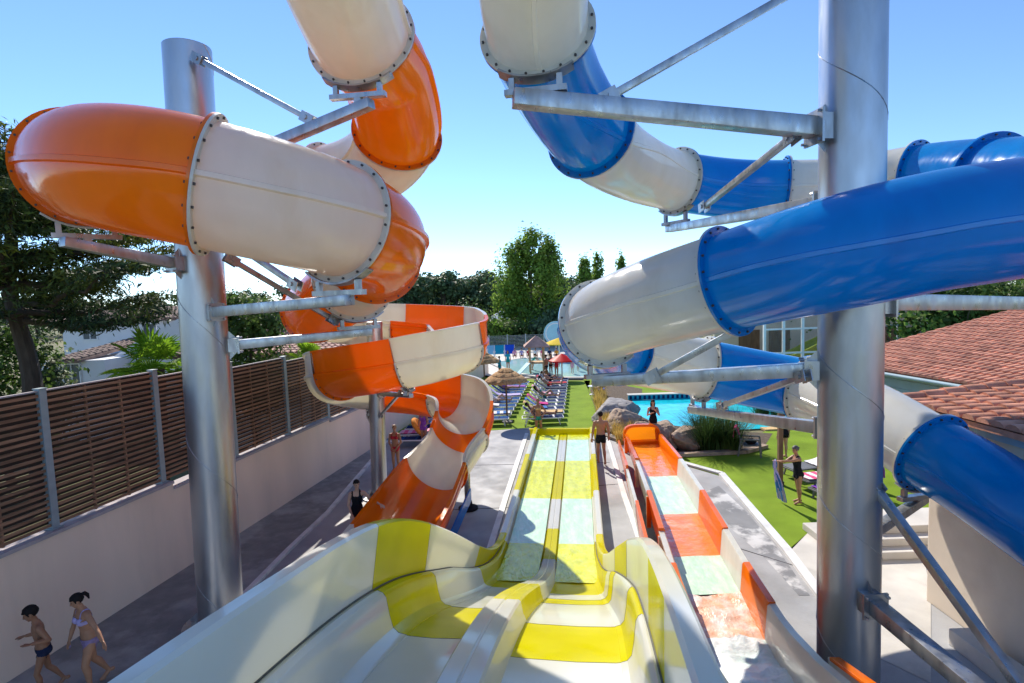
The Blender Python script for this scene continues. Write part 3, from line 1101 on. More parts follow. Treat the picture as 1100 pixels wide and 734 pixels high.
FB = [(16.2, 20.6, 'o'), (13.1, 16.2, 'w'), (10.9, 13.1, 'o'), (9.45, 10.9, 'w'), (8.1, 9.45, 'o'), (3.0, 8.1, 'w')]
ZT = [(3, 2.6), (5, 1.95), (6.4, 1.5), (7.5, 1.26), (9, 1.2), (13, 1.2), (16, 1.08), (20.6, 0.66)]
WZ = [(3, 2.05), (5, 1.35), (6.4, 0.98), (7.5, 0.72), (9, 0.66), (13, 0.64), (16, 0.55), (20.6, 0.30)]
for (s0, s1, c) in FB:
    mat_ = GEL[c]
    jog = 0.06 if c == 'o' else 0.0
    for sg in (-1, 1):
        m = MB()
        N = 12
        vs, n = [], 9
        for i in range(N + 1):
            s = s0 + (s1 - s0) * i / N
            zt = lerp_tab(ZT, s) + (0.10 if (i == 0 and c == 'w') else 0.0) * 0 + jog * (1 if sg < 0 else 0.4)
            z0 = lerp_tab(WZ, s) - 0.32
            X = fx(s)
            for u, z in ((0.66, zt - 0.06), (0.70, zt - 0.05), (0.70, zt), (0.60, zt), (0.575, zt - 0.03), (0.53, z0 + 0.25), (0.44, z0 + 0.02), (0.44, z0 - 0.04), (0.60, z0 + 0.2)):
                vs.append(Vector((X + sg * u, s, z)))
        fs = []
        for i in range(N):
            for k in range(n):
                k2 = (k + 1) % n
                fs.append((i * n + k, i * n + k2, (i + 1) * n + k2, (i + 1) * n + k))
        fs += [tuple(range(n)), tuple(N * n + k for k in reversed(range(n)))]
        m.add(vs, fs)
        # bolted end flange of the panel
        for s in (s0 + 0.03, s1 - 0.03):
            zt = lerp_tab(ZT, s)
            z0 = lerp_tab(WZ, s) - 0.3
            m.box((fx(s) + sg * 0.66, s, (zt + z0) / 2 - 0.05), (0.10, 0.05, zt - z0 - 0.1))
        o = m.build('side_panel', mat_, flume)
        o['label'] = SEGN[c].replace('segment', 'side panel')
    m = MB()
    vs = []
    for i in range(9):
        s = s0 + (s1 - s0) * i / 8
        z0 = lerp_tab(WZ, s) - 0.30
        for u, z in ((-0.45, 0), (-0.3, -0.03), (0.3, -0.03), (0.45, 0), (0.45, -0.05), (-0.45, -0.05)):
            vs.append(Vector((fx(s) + u, s, z0 + z)))
    fs = []
    for i in range(8):
        for k in range(6):
            fs.append((i * 6 + k, i * 6 + (k + 1) % 6, (i + 1) * 6 + (k + 1) % 6, (i + 1) * 6 + k))
    fs += [tuple(range(6)), tuple(48 + k for k in reversed(range(6)))]
    m.add(vs, fs)
    m.build('bed', mat_, flume)
# outer splash wall on the left, orange and white by turns, standing off the inner wall
for (s0, s1, c) in [(17.6, 19.6, 'o'), (15.6, 17.6, 'o'), (12.6, 15.6, 'w'), (9.4, 12.6, 'o'), (7.0, 9.4, 'w')]:
    m = MB()
    vs = []
    for i in range(9):
        s = s0 + (s1 - s0) * i / 8
        zt = lerp_tab(ZT, s) - 0.10 + (0.1 if c == 'o' else 0)
        X = fx(s)
        for u, z in ((-1.02, zt), (-0.95, zt + 0.01), (-0.94, zt - 0.3), (-0.85, 0.05), (-0.9, 0.05), (-1.0, zt - 0.3)):
            vs.append(Vector((X + u, s, z)))
    fs = []
    for i in range(8):
        for k in range(6):
            fs.append((i * 6 + k, i * 6 + (k + 1) % 6, (i + 1) * 6 + (k + 1) % 6, (i + 1) * 6 + k))
    fs += [tuple(range(6)), tuple(48 + k for k in reversed(range(6)))]
    m.add(vs, fs)
    o = m.build('splash_wall', GEL[c], flume)
    o['label'] = SEGN[c].replace('segment', 'splash wall')
M['foam_white'] = material('churned_white_foam', (0.78, 0.78, 0.75), 0.3, var=0.1, scale=5, bump=1.0, bscale=10, col2=(0.60, 0.70, 0.66), mask=(0.46, 0.68), detail=7)
# water: clear-ish aqua where the bed is white, orange-tinted where the bed is orange, foam near
M['orange_water'] = material('orange_tinted_water', (0.82, 0.235, 0.025), 0.10, var=0.14, scale=3, bump=0.8, bscale=8, col2=(0.80, 0.42, 0.22), mask=(0.58, 0.74), coat=0.3, detail=8)
for (s0, s1, c) in FB:
    mt = M['slide_water'] if c == 'w' else M['orange_water']
    if s1 <= 9.5:
        mt = M['foam'] if c == 'o' else M['foam_white']
    m = MB()
    nx, ny = 14, int((s1 - s0) / 0.06)
    vs = []
    amp = 0.075 if s1 <= 9.5 else 0.014
    for i in range(ny + 1):
        s = s0 + (s1 - s0) * i / ny
        z = lerp_tab(WZ, s)
        for k in range(nx + 1):
            u = -0.545 + 1.09 * k / nx
            e_ = 1.0 if 0 < i < ny else 0.2
            q = noise.noise(Vector((u * 3, s * 2.2, 1.7))) + 0.6 * noise.noise(Vector((u * 9, s * 7, 4.1)))
            vs.append(Vector((fx(s) + u, s, z + amp * q)))
    fs = [(i * (nx + 1) + k, i * (nx + 1) + k + 1, (i + 1) * (nx + 1) + k + 1, (i + 1) * (nx + 1) + k) for i in range(ny) for k in range(nx)]
    m.add(vs, fs)
    o = m.build('water', mt, flume, angle=60)
# raised rounded end wall
m = MB()
s = 20.7
X = fx(s)
vs = []
N = 16
prof = []
for k in range(N + 1):
    a = math.pi * k / N
    prof.append((0.70 * math.copysign(abs(math.cos(a)) ** 0.5, math.cos(a)), 0.35 + 0.62 * abs(math.sin(a)) ** 0.5))
n = len(prof)
for (yy, sc, dz) in ((0.0, 0.94, 0), (0.10, 0.94, 0), (0.16, 1.0, 0.03), (0.32, 1.0, 0.03), (0.36, 0.92, 0)):
    for u, z in prof:
        vs.append(Vector((X + u * sc, s + yy - (0.5 if yy == 0 else 0) * 0, 0.35 + (z - 0.35) * sc + dz)))
fs = []
for j in range(4):
    for k in range(n - 1):
        fs.append((j * n + k, j * n + k + 1, (j + 1) * n + k + 1, (j + 1) * n + k))
fs += [tuple(4 * n + k for k in range(n))]
m.add(vs, fs)
m.box((X, s + 0.2, 0.2), (1.3, 0.3, 0.34))
m.build('end_wall', M['orange_gel'], flume)
# flared lip panel at the near end, on the right
m = MB()
q0, q1 = Vector((fx(6.6) + 0.92, 6.6, 1.30)), Vector((fx(5.2) + 1.0, 5.2, 1.72))
m.beam(q0 - Vector((0, 0, 0.3)), q1 - Vector((0, 0, 0.3)), 0.08, 0.7)
m.build('flared_lip', M['white_gel'], flume, bevel=0.02)
m = MB()
m.beam(q0 + Vector((0, 0, 0.075)), q1 + Vector((0, 0, 0.075)), 0.13, 0.05)
m.build('lip_trim', M['orange_gel'], flume, bevel=0.015)
# ================================================================== ground, deck, lawns, pools
def flat(name, pts, z, mt, thick=0.0, kind='structure'):
    m = MB()
    pts = [Vector((p[0], p[1], z)) for p in pts]
    # counter-clockwise
    ar = sum(pts[i].x * pts[(i + 1) % len(pts)].y - pts[(i + 1) % len(pts)].x * pts[i].y for i in range(len(pts)))
    if ar < 0:
        pts.reverse()
    if thick > 0:
        m.prism([p - Vector((0, 0, thick)) for p in pts], thick)
    else:
        m.poly(pts)
    o = m.build(name, mt, None, smooth=False)
    return tag(o, kind=kind)


def gp(lst):
    return [G(px, py) for px, py in lst]


flat('ground', [(-700, -700), (700, -700), (700, 700), (-700, 700)], -0.05, M['earth'])
W0, W1 = G(130, 655), G(390, 488)
wd = (W1 - W0)
wd.z = 0
wd.normalize()
wn = Vector((wd.y, -wd.x, 0))          # to the right of the wall


def WL(Y, off=0.0):
    p = W0 + wd * ((Y - W0.y) / wd.y) + wn * off
    return Vector((p.x, p.y, 0))


deckfar = 24.2
flat('pool_deck', [WL(-8), WL(deckfar), (1.0, 25.2, 0), G(655, 468), G(700, 489), G(775, 511), G(845, 592), (6.6, 12.4, 0), (9.5, 11.5, 0), (9.5, -8, 0)], 0.0, M['concrete'])
# dark walkway beside the wall, with its kerb
kerb_px = [(398, 497), (352, 552), (310, 592), (275, 628)]
KP = gp(kerb_px)
k0 = KP[0] + (KP[0] - KP[1]) * 0.6
kN = KP[-1] + (KP[-1] - KP[-2]).normalized() * 12
flat('walkway', [WL(-6, 0.0), WL(k0.y, 0.0), k0] + KP + [kN], 0.004, M['dark_paving'])
m = MB()
line = [k0] + KP + [kN]
for a, b in zip(line, line[1:]):
    m.beam(a + Vector((0, 0, 0.03)), b + Vector((0, 0, 0.03)), 0.12, 0.08)
tag(m.build('kerb', M['white_line'], None, smooth=False), kind='structure')


def strip(name, pxs, w_, mt, z=0.03, h_=0.07):
    pts = gp(pxs)
    m = MB()
    for a, b in zip(pts, pts[1:]):
        m.beam(a + Vector((0, 0, z)), b + Vector((0, 0, z)), w_, h_)
    return tag(m.build(name, mt, None, smooth=False), kind='structure')


strip('kerb', [(522, 604), (545, 530), (566, 466)], 0.16, M['white_line'], 0.01, 0.05)
strip('kerb', [(694, 600), (671, 535), (652, 470)], 0.16, M['white_line'], 0.02, 0.07)
strip('kerb', [(652, 467), (700, 489), (775, 510), (845, 592), (905, 672)], 0.20, M['white_line'], 0.03, 0.09)
flat('worn_paint', gp([(758, 528), (772, 522), (800, 548), (832, 585), (870, 640), (858, 640), (822, 600), (785, 568)]), 0.004, M['stained'])
flat('terrace', gp([(848, 593), (880, 560), (985, 556), (1000, 640), (1000, 734), (930, 700), (905, 668)]), 0.006, M['pale_concrete'])
flat('walkway', gp([(652, 474), (668, 474), (712, 590), (735, 640), (700, 640), (668, 560)]), 0.003, M['concrete'])

m = MB()
for px0, py0, px1, py1 in ((505, 500, 655, 497), (480, 548, 560, 545), (668, 520, 640, 522), (700, 560, 860, 610), (735, 640, 880, 720), (452, 600, 540, 598), (690, 505, 722, 500)):
    a_, b_ = G(px0, py0), G(px1, py1)
    m.beam(a_ + Vector((0, 0, 0.003)), b_ + Vector((0, 0, 0.003)), 0.02, 0.008)
tag(m.build('deck_joint', M['dark'], None, smooth=False), kind='structure')
# turf
flat('lawn', [WL(24.3), WL(43), (-4, 44), G(585, 409), G(634, 409), G(632, 420), G(650, 466), (1.0, 25.2)], 0.004, M['turf'])
flat('lawn', gp([(654, 468), (668, 470), (690, 483), (720, 486), (790, 484), (830, 458), (1000, 456), (1000, 560), (880, 562), (846, 592), (775, 512), (700, 490)]), 0.008, M['turf'])
flat('lawn', [(4.5, 31.5), (24, 31.5), (26, 40), (5, 40)], 0.004, M['turf'])
flat('pool_terrace', [(-16, 41), (30, 41), (30, 70), (-16, 70)], 0.0, M['pale_concrete'])
# paddling pool
pp = gp([(528, 391), (560, 386), (620, 385), (690, 388), (700, 397), (690, 406), (630, 407), (585, 407), (552, 402)])
flat('paddling_pool', pp, 0.09, M['paddling'])
m = MB()
for a, b in zip(pp, pp[1:] + pp[:1]):
    d = (b - a).normalized() * 0.12
    m.beam(a - d + Vector((0, 0, 0.06)), b + d + Vector((0, 0, 0.06)), 0.40, 0.13)
tag(m.build('pool_edge', M['pale_concrete'], None, smooth=False), kind='structure')
# main pool with a tiled dark far edge
mp_ = [Vector(p) for p in [(6.6, 30.8, 0), (16, 31, 0), (22, 30, 0), (22, 24.6, 0), (12.8, 23.6, 0), (8.5, 23.4, 0), (6.4, 25.2, 0), (5.9, 28, 0)]]
flat('swimming_pool', mp_, 0.012, M['pool_water'])
m = MB()
n = 60
a, b = Vector((6.4, 30.95, 0.14)), Vector((22, 30.6, 0.14))
m.beam(a, b, 0.12, 0.26)
for k in range(n):
    q = a.lerp(b, (k + 0.5) / n)
    m.box(q + Vector((0, -0.068, 0)), (0.13, 0.012, 0.2), mi=1)
m.beam(a + Vector((0, 0.15, 0.14)), b + Vector((0, 0.15, 0.14)), 0.45, 0.05, mi=2)
tag(m.build('pool_edge', [M['turq'], M['navy'], M['pale_concrete']], None, smooth=False), kind='structure')
m = MB()
nb = [Vector((22.2, 24.5, 0.03)), Vector((12.8, 23.4, 0.03)), Vector((10.5, 23.3, 0.03))]
for a, b in zip(nb, nb[1:]):
    m.beam(a, b, 0.45, 0.08)
tag(m.build('pool_edge', M['tan'], None, smooth=False), kind='structure')

# ------------------------------------------------------------------ boundary wall and slatted fence
wall = thing('boundary_wall', 'long beige rendered wall under the slatted fence, stepping down away from the slides', 'wall', WL(10))
steps = [(-6, 8.6, 2.06), (8.6, 12.35, 2.06), (12.35, 19.2, 1.93), (19.2, 30.0, 1.84)]
steps = [(-6, 12.35, 2.06), (12.35, 19.3, 1.93), (19.3, 44.0, 1.84)]
wm, cm = MB(), MB()
for (y0, y1, zt) in steps:
    a, b = WL(y0, -0.14), WL(y1, -0.14)
    wm.beam(a + Vector((0, 0, zt / 2 - 0.03)), b + Vector((0, 0, zt / 2 - 0.03)), 0.28, zt + 0.06)
    cm.beam(a + Vector((0, 0, zt + 0.035)), b + Vector((0, 0, zt + 0.035)), 0.36, 0.06)
wm.build('wall_body', M['render_wall'], wall, smooth=False)
cm.build('coping', M['coping'], wall, smooth=False)
fence = thing('slatted_fence', 'dark timber slatted fence with blue grey steel posts on top of the beige wall', 'fence', WL(10))
ys = [9.78 + 2.42 * k for k in range(-5, 12)]
for i, y in enumerate(ys):
    zt = 2.06 if y < 12.35 else 1.93 if y < 19.3 else 1.84
    p = WL(y, -0.14)
    tp_ = max(3.7, 4.66 - 0.125 * max(0, round((y - 9.78) / 2.42) - 1))       # this post (as tall as the panel before it)
    tq = max(3.7, 4.66 - 0.125 * max(0, round((y - 9.78) / 2.42)))            # the panel after it
    pm = MB()
    pm.beam(p + Vector((0, 0, zt + 0.06)), p + Vector((0, 0, tp_)), 0.12, 0.13, up=wd)
    pm.box(p + Vector((0, 0, tp_ + 0.01)), (0.15, 0.15, 0.02), Matrix.Rotation(math.atan2(wd.y, wd.x), 3, 'Z'))
    pm.box(p + Vector((0, 0, zt + 0.08)), (0.2, 0.2, 0.02), Matrix.Rotation(math.atan2(wd.y, wd.x), 3, 'Z'))
    pm.build('post', M['fence_steel'], fence, smooth=False)
    if i + 1 < len(ys):
        y1 = ys[i + 1]
        sm = MB()
        a, b = WL(y, -0.14) + wd * 0.07, WL(y1, -0.14) - wd * 0.07
        N = 22
        for k in range(N):
            z = zt + 0.15 + ((tq - 0.11) - zt - 0.15) * k / (N - 1)
            jj = random.uniform(-0.004, 0.004)
            st_ = ((tq - 0.11) - zt - 0.15) / (N - 1)
            sm.beam(a + Vector((0, 0, z + jj)) + wn * 0.03, b + Vector((0, 0, z - jj)) + wn * 0.03, 0.024, st_ * 0.46)
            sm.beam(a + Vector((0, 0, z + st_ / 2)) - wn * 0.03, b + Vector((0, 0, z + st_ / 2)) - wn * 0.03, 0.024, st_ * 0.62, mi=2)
        for q in (0.33, 0.66):
            c = a.lerp(b, q)
            sm.beam(c + Vector((0, 0, zt + 0.1)), c + Vector((0, 0, tq - 0.06)), 0.05, 0.034, up=wd)
        sm.beam(a + Vector((0, 0, tq - 0.03)), b + Vector((0, 0, tq - 0.03)), 0.07, 0.025, mi=1)
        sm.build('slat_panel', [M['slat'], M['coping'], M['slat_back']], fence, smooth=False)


# ------------------------------------------------------------------ tiled roofs
def roof_tiles(mb, e0, e1, up, length, pitch_x=0.23, course=0.40, mi=0):
    """half-round tiles in rows running up the slope from the eave e0-e1"""
    e0, e1, up = Vector(e0), Vector(e1), Vector(up).normalized()
    al = (e1 - e0)
    L_ = al.length
    al.normalize()
    nrm = al.cross(up)
    if nrm.z < 0:
        nrm = -nrm
    nx = int(L_ / pitch_x)
    ny = int(length / course)
    for i in range(nx):
        for j in range(ny):
            c0 = e0 + al * ((i + 0.5) * pitch_x) + up * (j * course - 0.03) + nrm * 0.035
            c1 = c0 + up * (course + 0.07) - nrm * 0.03
            c0 = c0 + al * random.uniform(-0.008, 0.008)
            vs = []
            for c, r_ in ((c0, pitch_x * 0.47), (c1, pitch_x * 0.40)):
                for k in range(6):
                    a = math.pi * k / 5
                    vs.append(c + al * (r_ * math.cos(a)) + nrm * (r_ * 0.75 * math.sin(a)))
            fs = [(k, k + 1, 6 + k + 1, 6 + k) for k in range(5)]
            fs.append((5, 4, 3, 2, 1, 0))
            mb.add(vs, fs, mi)
    return al, nrm


def slab(mb, e0, e1, up, length, th=0.10, mi=0):
    e0, e1, up = Vector(e0), Vector(e1), Vector(up).normalized()
    al = (e1 - e0).normalized()
    nrm = al.cross(up)
    if nrm.z < 0:
        nrm = -nrm
    q = [e0, e1, e1 + up * length, e0 + up * length]
    vs = q + [p - nrm * th for p in q]
    mb.add(vs, [(0, 1, 2, 3), (7, 6, 5, 4), (0, 4, 5, 1), (1, 5, 6, 2), (2, 6, 7, 3), (3, 7, 4, 0)], mi)


# main tiled building (far right)
E0 = G(888, 389, 3.0)
E1 = G(1060, 417, 3.0)
ed = (E1 - E0).normalized()
E0b = E0 - ed * 0.2
E1b = E0 + ed * 9.2
upx = Vector((-ed.y, ed.x, 0))
if upx.x < 0:
    upx = -upx
upv = (upx + Vector((0, 0, 0.2))).normalized()
b1 = thing('tiled_building', 'long building with a broad terracotta tiled roof above a grey blue boarded wall', 'building', Vector((E0.x + 3, E0.y - 3, 0)))
rm = MB()
roof_tiles(rm, E0b, E1b, upv, 11.5, 0.24, 0.42)
slab(rm, E0b, E1b, upv, 11.6, 0.12)
rf = rm.build('roof', M['tile'], b1, angle=50)
bm_ = MB()
wa, wb = E0 + upx * 0.55, E1b + upx * 0.55
nb_ = 24
for k in range(10):
    z = 0.15 + 0.3 * k
    if z > 2.85:
        break
    bm_.beam(Vector((wa.x, wa.y, z)), Vector((wb.x, wb.y, z)), 0.12 if k % 2 else 0.13, 0.29)
a2 = wa + upx * 10
bm_.add([Vector((wa.x, wa.y, 0)), Vector((a2.x, a2.y, 0)), Vector((a2.x, a2.y, 4.8)), Vector((wa.x, wa.y, 2.95))], [(0, 1, 2, 3)])
bm_.build('wall', M['grey_blue'], b1, smooth=False)
gm = MB()
gm.tube([Vector((E0b.x, E0b.y, 2.93)) - upx * 0.08, Vector((E1b.x, E1b.y, 2.93)) - upx * 0.08], 0.06, 10)
gm.build('gutter', M['grey_blue'], b1)

# near building with beige wall and lower tiled roof
b2 = thing('tiled_building', 'beige rendered building beside the steps with a low overhanging tiled roof', 'building', Vector((8, 7, 0)))
C0 = G(971, 646)
wx = C0.x + 0.12
wm = MB()
zt2 = P(998, 431, C0.y).z
wm.box((wx + 2.35, C0.y - 4.5, zt2 / 2 - 0.12), (4.1, 9.0, zt2 - 0.24))
wm.build('wall', M['render_cream'], b2, smooth=False, bevel=0.02)
pl = MB()
pl.box((wx - 0.12, C0.y - 5.4, 0.14), (0.36, 8.2, 0.28))
pl.build('plinth', M['pale_concrete'], b2, smooth=False, bevel=0.02)
rm = MB()
up2 = Vector((1, 0.05, 0.085)).normalized()
ea, eb = Vector((wx + 0.02, C0.y + 0.30, zt2 - 0.10)), Vector((wx + 0.16, C0.y - 9.2, zt2 - 0.10))
roof_tiles(rm, ea, eb, up2, 5.2, 0.27, 0.42)
slab(rm, ea, eb, up2, 5.2, 0.10)
rm.build('roof', M['tile'], b2, angle=50)
rt = MB()
for k in range(13):
    c0 = ea + up2 * (k * 0.40) + Vector((0, 0.05, 0.07))
    c1 = c0 + up2 * 0.45
    rt.tube([c0, c1], [0.13, 0.105], 12)
rt.build('verge_tiles', M['tile'], b2)
fs_ = MB()
fs_.beam(ea + Vector((0.16, 0, -0.16)), eb + Vector((0.16, 0, -0.16)), 0.05, 0.16)
fs_.build('fascia', M['grey_blue'], b2, smooth=False)

# steps and low white wall behind the thick column
st = thing('steps', 'three pale concrete steps between the thick column and the beige building', 'steps', G(925, 600))
s0 = G(888, 602)
for k in range(3):
    m = MB()
    m.box((s0.x + 2.4 + 0.36 * k, s0.y + 0.75 + 0.1 * k, 0.085 + 0.17 * k + 0.008), (4.2 - 0.36 * k, 1.7 - 0.35 * k, 0.17))
    m.build('step', M['pale_concrete'], st, smooth=False, bevel=0.02)

# glazed pool hall
hall = thing('glazed_hall', 'glazed pool hall with pale blue frames behind the thick steel column', 'building', Vector((20, 35, 0)))
h = MB()
HX0, HX1, HY = 15.2, 29.0, 33.5
n = 12
for k in range(n + 1):
    x = HX0 + (HX1 - HX0) * k / n
    h.box((x, HY, 2.55), (0.14, 0.14, 5.1))
for z in (0.9, 2.05, 3.5, 5.0):
    h.box(((HX0 + HX1) / 2, HY, z), (HX1 - HX0, 0.10, 0.10))
h.box(((HX0 + HX1) / 2, HY, 5.22), (HX1 - HX0 + 0.4, 0.3, 0.3))
h.build('frame', M['white_paint'], hall, smooth=False)
h = MB()
for k in range(n):
    x0 = HX0 + (HX1 - HX0) * k / n + 0.08
    x1 = HX0 + (HX1 - HX0) * (k + 1) / n - 0.08
    h.box(((x0 + x1) / 2, HY, 2.55), (x1 - x0, 0.012, 4.8))
h.build('glazing', M['clear'], hall, smooth=False)
h = MB()
h.box(((HX0 + HX1) / 2, HY + 7, 2.6), (HX1 - HX0 + 1, 0.2, 5.2))
h.box((HX1 + 0.5, HY + 3.5, 2.6), (0.2, 7, 5.2))
h.build('rear_wall', M['render_cream'], hall, smooth=False)
for k, x in enumerate((17.2, 19.4, 23.2, 25.4, 27.4)):
    h = MB()
    h.box((x, HY + 6.86, 1.5), (1.5, 0.08, 3.0))
    h.build('door', M['wood'], hall, smooth=False)
h = MB()
h.box(((HX0 + HX1) / 2, HY + 0.6, 0.5), (HX1 - HX0, 0.5, 1.0))
h.build('planter', M['rock_grey'], hall, smooth=False)
ins = thing('indoor_flume', 'yellow green indoor flume behind the pool hall glazing', 'water slide', Vector((18, 36.5, 0)))
pts = [P(806, 392, 36.2), P(832, 389, 36.2), P(856, 381, 36.8), P(880, 369, 37.6), P(905, 358, 38.2)]
m = MB()
cur = [Vector(q[:3]) for sp in crom([tuple(p) for p in pts], 8) for q in sp[:-1]]
vs = []
pr = [(0.55, 0.3), (0.5, -0.2), (0.3, -0.45), (-0.3, -0.45), (-0.5, -0.2), (-0.55, 0.3), (-0.48, 0.3), (-0.43, -0.16), (-0.25, -0.38), (0.25, -0.38), (0.43, -0.16), (0.48, 0.3)]
for i, p in enumerate(cur):
    t = (cur[min(i + 1, len(cur) - 1)] - cur[max(i - 1, 0)]).normalized()
    s, nn = frame(t)
    for x, y in pr:
        vs.append(p + s * x + nn * y)
k_ = len(pr)
m.add(vs, [(i * k_ + k, i * k_ + (k + 1) % k_, (i + 1) * k_ + (k + 1) % k_, (i + 1) * k_ + k) for i in range(len(cur) - 1) for k in range(k_)])
m.build('channel', M['lime_gel'], ins)
for q in (3, 12, 20, 27):
    if q < len(cur):
        m = MB()
        p = cur[q]
        m.tube([Vector((p.x, p.y, 0)), p - Vector((0, 0, 0.42))], 0.09, 10)
        m.build('leg', M['galv'], ins)

# ------------------------------------------------------------------ white houses beyond the fence
ho = thing('white_house', 'white house with a lean-to brown tiled roof behind the large cypress', 'house', P(120, 460, 29) * 1.0)


def block(par, name, px0, px1, pyt, Y, depth, mt, pyb=None):
    a, b = P(px0, pyt, Y), P(px1, pyt, Y)
    zt = (a.z + b.z) / 2
    m = MB()
    m.box(((a.x + b.x) / 2, Y + depth / 2, zt / 2 - 0.05), (abs(b.x - a.x), depth, zt + 0.1))
    return m.build(name, mt, par, smooth=False), zt


def win(par, px, py, Y, w_, h_, name='window'):
    c = P(px, py, Y)
    m = MB()
    for sx, sz, ww, hh in ((0, 1, w_ + 0.12, 0.06), (0, -1, w_ + 0.2, 0.07), (-1, 0, 0.06, h_), (1, 0, 0.06, h_)):
        m.box((c.x + sx * (w_ / 2 + 0.03), Y - 0.03, c.z + sz * (h_ / 2 + 0.03)), (ww, 0.10, hh))
    m.box((c.x, Y - 0.035, c.z), (0.04, 0.06, h_))
    f = m.build(name, M['white_paint'], par, smooth=False)
    m = MB()
    m.box((c.x, Y - 0.012, c.z), (w_, 0.02, h_))
    m.build('pane', M['glass'], f, smooth=False)


block(ho, 'wall', 66, 205, 346, 32, 6, M['render_white'])
win(ho, 97, 356, 32, 0.75, 0.9)
block(ho, 'wing_wall', 36, 112, 388, 26, 5.7, M['render_white'])
win(ho, 78, 403, 26, 0.75, 1.0)
win(ho, 47, 408, 26, 0.5, 0.9)
# gable wall in front on the right
m = MB()
gp_ = [(112, 470), (112, 390), (152, 363), (204, 336), (204, 470)]
pf = [P(x, y, 27.6) for x, y in gp_]
pb = [p + Vector((0, 4.2, 0)) for p in pf]
k = len(pf)
m.add(pf + pb, [tuple(range(k)), tuple(reversed(range(k, 2 * k)))] + [(i, (i + 1) % k, k + (i + 1) % k, k + i) for i in range(k)])
m.build('gable_wall', M['render_white'], ho, smooth=False)
win(ho, 161, 357, 27.58, 0.55, 0.8)
a, b = P(84, 387, 25.7), P(113, 387, 25.7)
a.x -= 1.3
rm = MB()
ra, rb = Vector((a.x, 25.6, a.z)), Vector((b.x, 25.6, a.z))
top = P(110, 364, 31.8)
uu = Vector((0, 31.8 - 25.6, top.z - a.z))
rb.x = P(150, 364, 30).x
roof_tiles(rm, ra, rb, uu, uu.length, 0.26, 0.45)
slab(rm, ra, rb, uu, uu.length, 0.12)
rm.build('roof', M['tile_brown'], ho, angle=50)
rm = MB()
ra, rb = P(40, 345, 31.6), P(205, 345, 31.6)
ra.z = rb.z = (ra.z + rb.z) / 2 + 0.02
roof_tiles(rm, ra, rb, Vector((0, 1, 0.10)), 6.5, 0.28, 0.5)
slab(rm, ra, rb, Vector((0, 1, 0.10)), 6.5, 0.1)
rm.build('roof', M['tile_brown'], ho, angle=50)

ho2 = thing('low_house', 'low house with a pale pink tiled roof behind the slatted fence and the slender column', 'house', P(340, 450, 26))
ra, rb = P(262, 382, 23.5), P(408, 377, 23.5)
zz = (ra.z + rb.z) / 2
ra.z = rb.z = zz
tz = P(340, 352, 29.5).z
uu = Vector((0, 6, tz - zz))
rm = MB()
roof_tiles(rm, ra, rb, uu, uu.length, 0.27, 0.45)
slab(rm, ra, rb, uu, uu.length, 0.12)
rm.build('roof', M['tile_pink'], ho2, angle=50)
m = MB()
m.box(((ra.x + rb.x) / 2, 23.9 + 2.7, (zz - 0.1) / 2), (rb.x - ra.x - 0.7, 5.4, zz - 0.1))
m.build('wall', M['render_white'], ho2, smooth=False)
# red roof right of the white gable
ho3 = thing('low_house', 'small white house with reddish brown roof between white gable and tall steel column', 'house', P(200, 450, 24))
ra, rb = P(168, 384, 23.0), P(262, 380, 23.0)
zz = (ra.z + rb.z) / 2
ra.z = rb.z = zz
tz = P(205, 357, 27).z
uu = Vector((0.5, 4, tz - zz))
rm = MB()
roof_tiles(rm, ra, rb, uu, uu.length, 0.27, 0.45)
slab(rm, ra, rb, uu, uu.length, 0.12)
rm.build('roof', M['tile_brown'], ho3, angle=50)
m = MB()
m.box(((ra.x + rb.x) / 2 + 0.2, 23.4 + 1.9, (zz - 0.1) / 2), (rb.x - ra.x - 0.5, 3.8, zz - 0.1))
m.build('wall', M['render_white'], ho3, smooth=False)
ho4 = thing('white_tent', 'white pavilion with a peaked cover between the far wood and the tall poplar', 'pavilion', P(545, 372, 88))
c = P(543, 372, 88)
m = MB()
for sx in (-1, 1):
    for sy in (-1, 1):
        m.box((c.x + sx * 2.3, c.y + sy * 2.0, 1.3), (0.12, 0.12, 2.6))
m.build('post', M['white_paint'], ho4, smooth=False)
m = MB()
q = [Vector((c.x + sx * 2.8, c.y + sy * 2.4, 2.6)) for sx, sy in ((-1, -1), (1, -1), (1, 1), (-1, 1))]
tp = Vector((c.x, c.y, 4.2))
lo = [p - Vector((0, 0, 0.3)) for p in q]
m.add(q + [tp] + lo, [(0, 1, 4), (1, 2, 4), (2, 3, 4), (3, 0, 4), (0, 5, 6, 1), (1, 6, 7, 2), (2, 7, 8, 3), (3, 8, 5, 0), (8, 7, 6, 5)])
m.build('cover', M['white_plastic'], ho4, smooth=False)


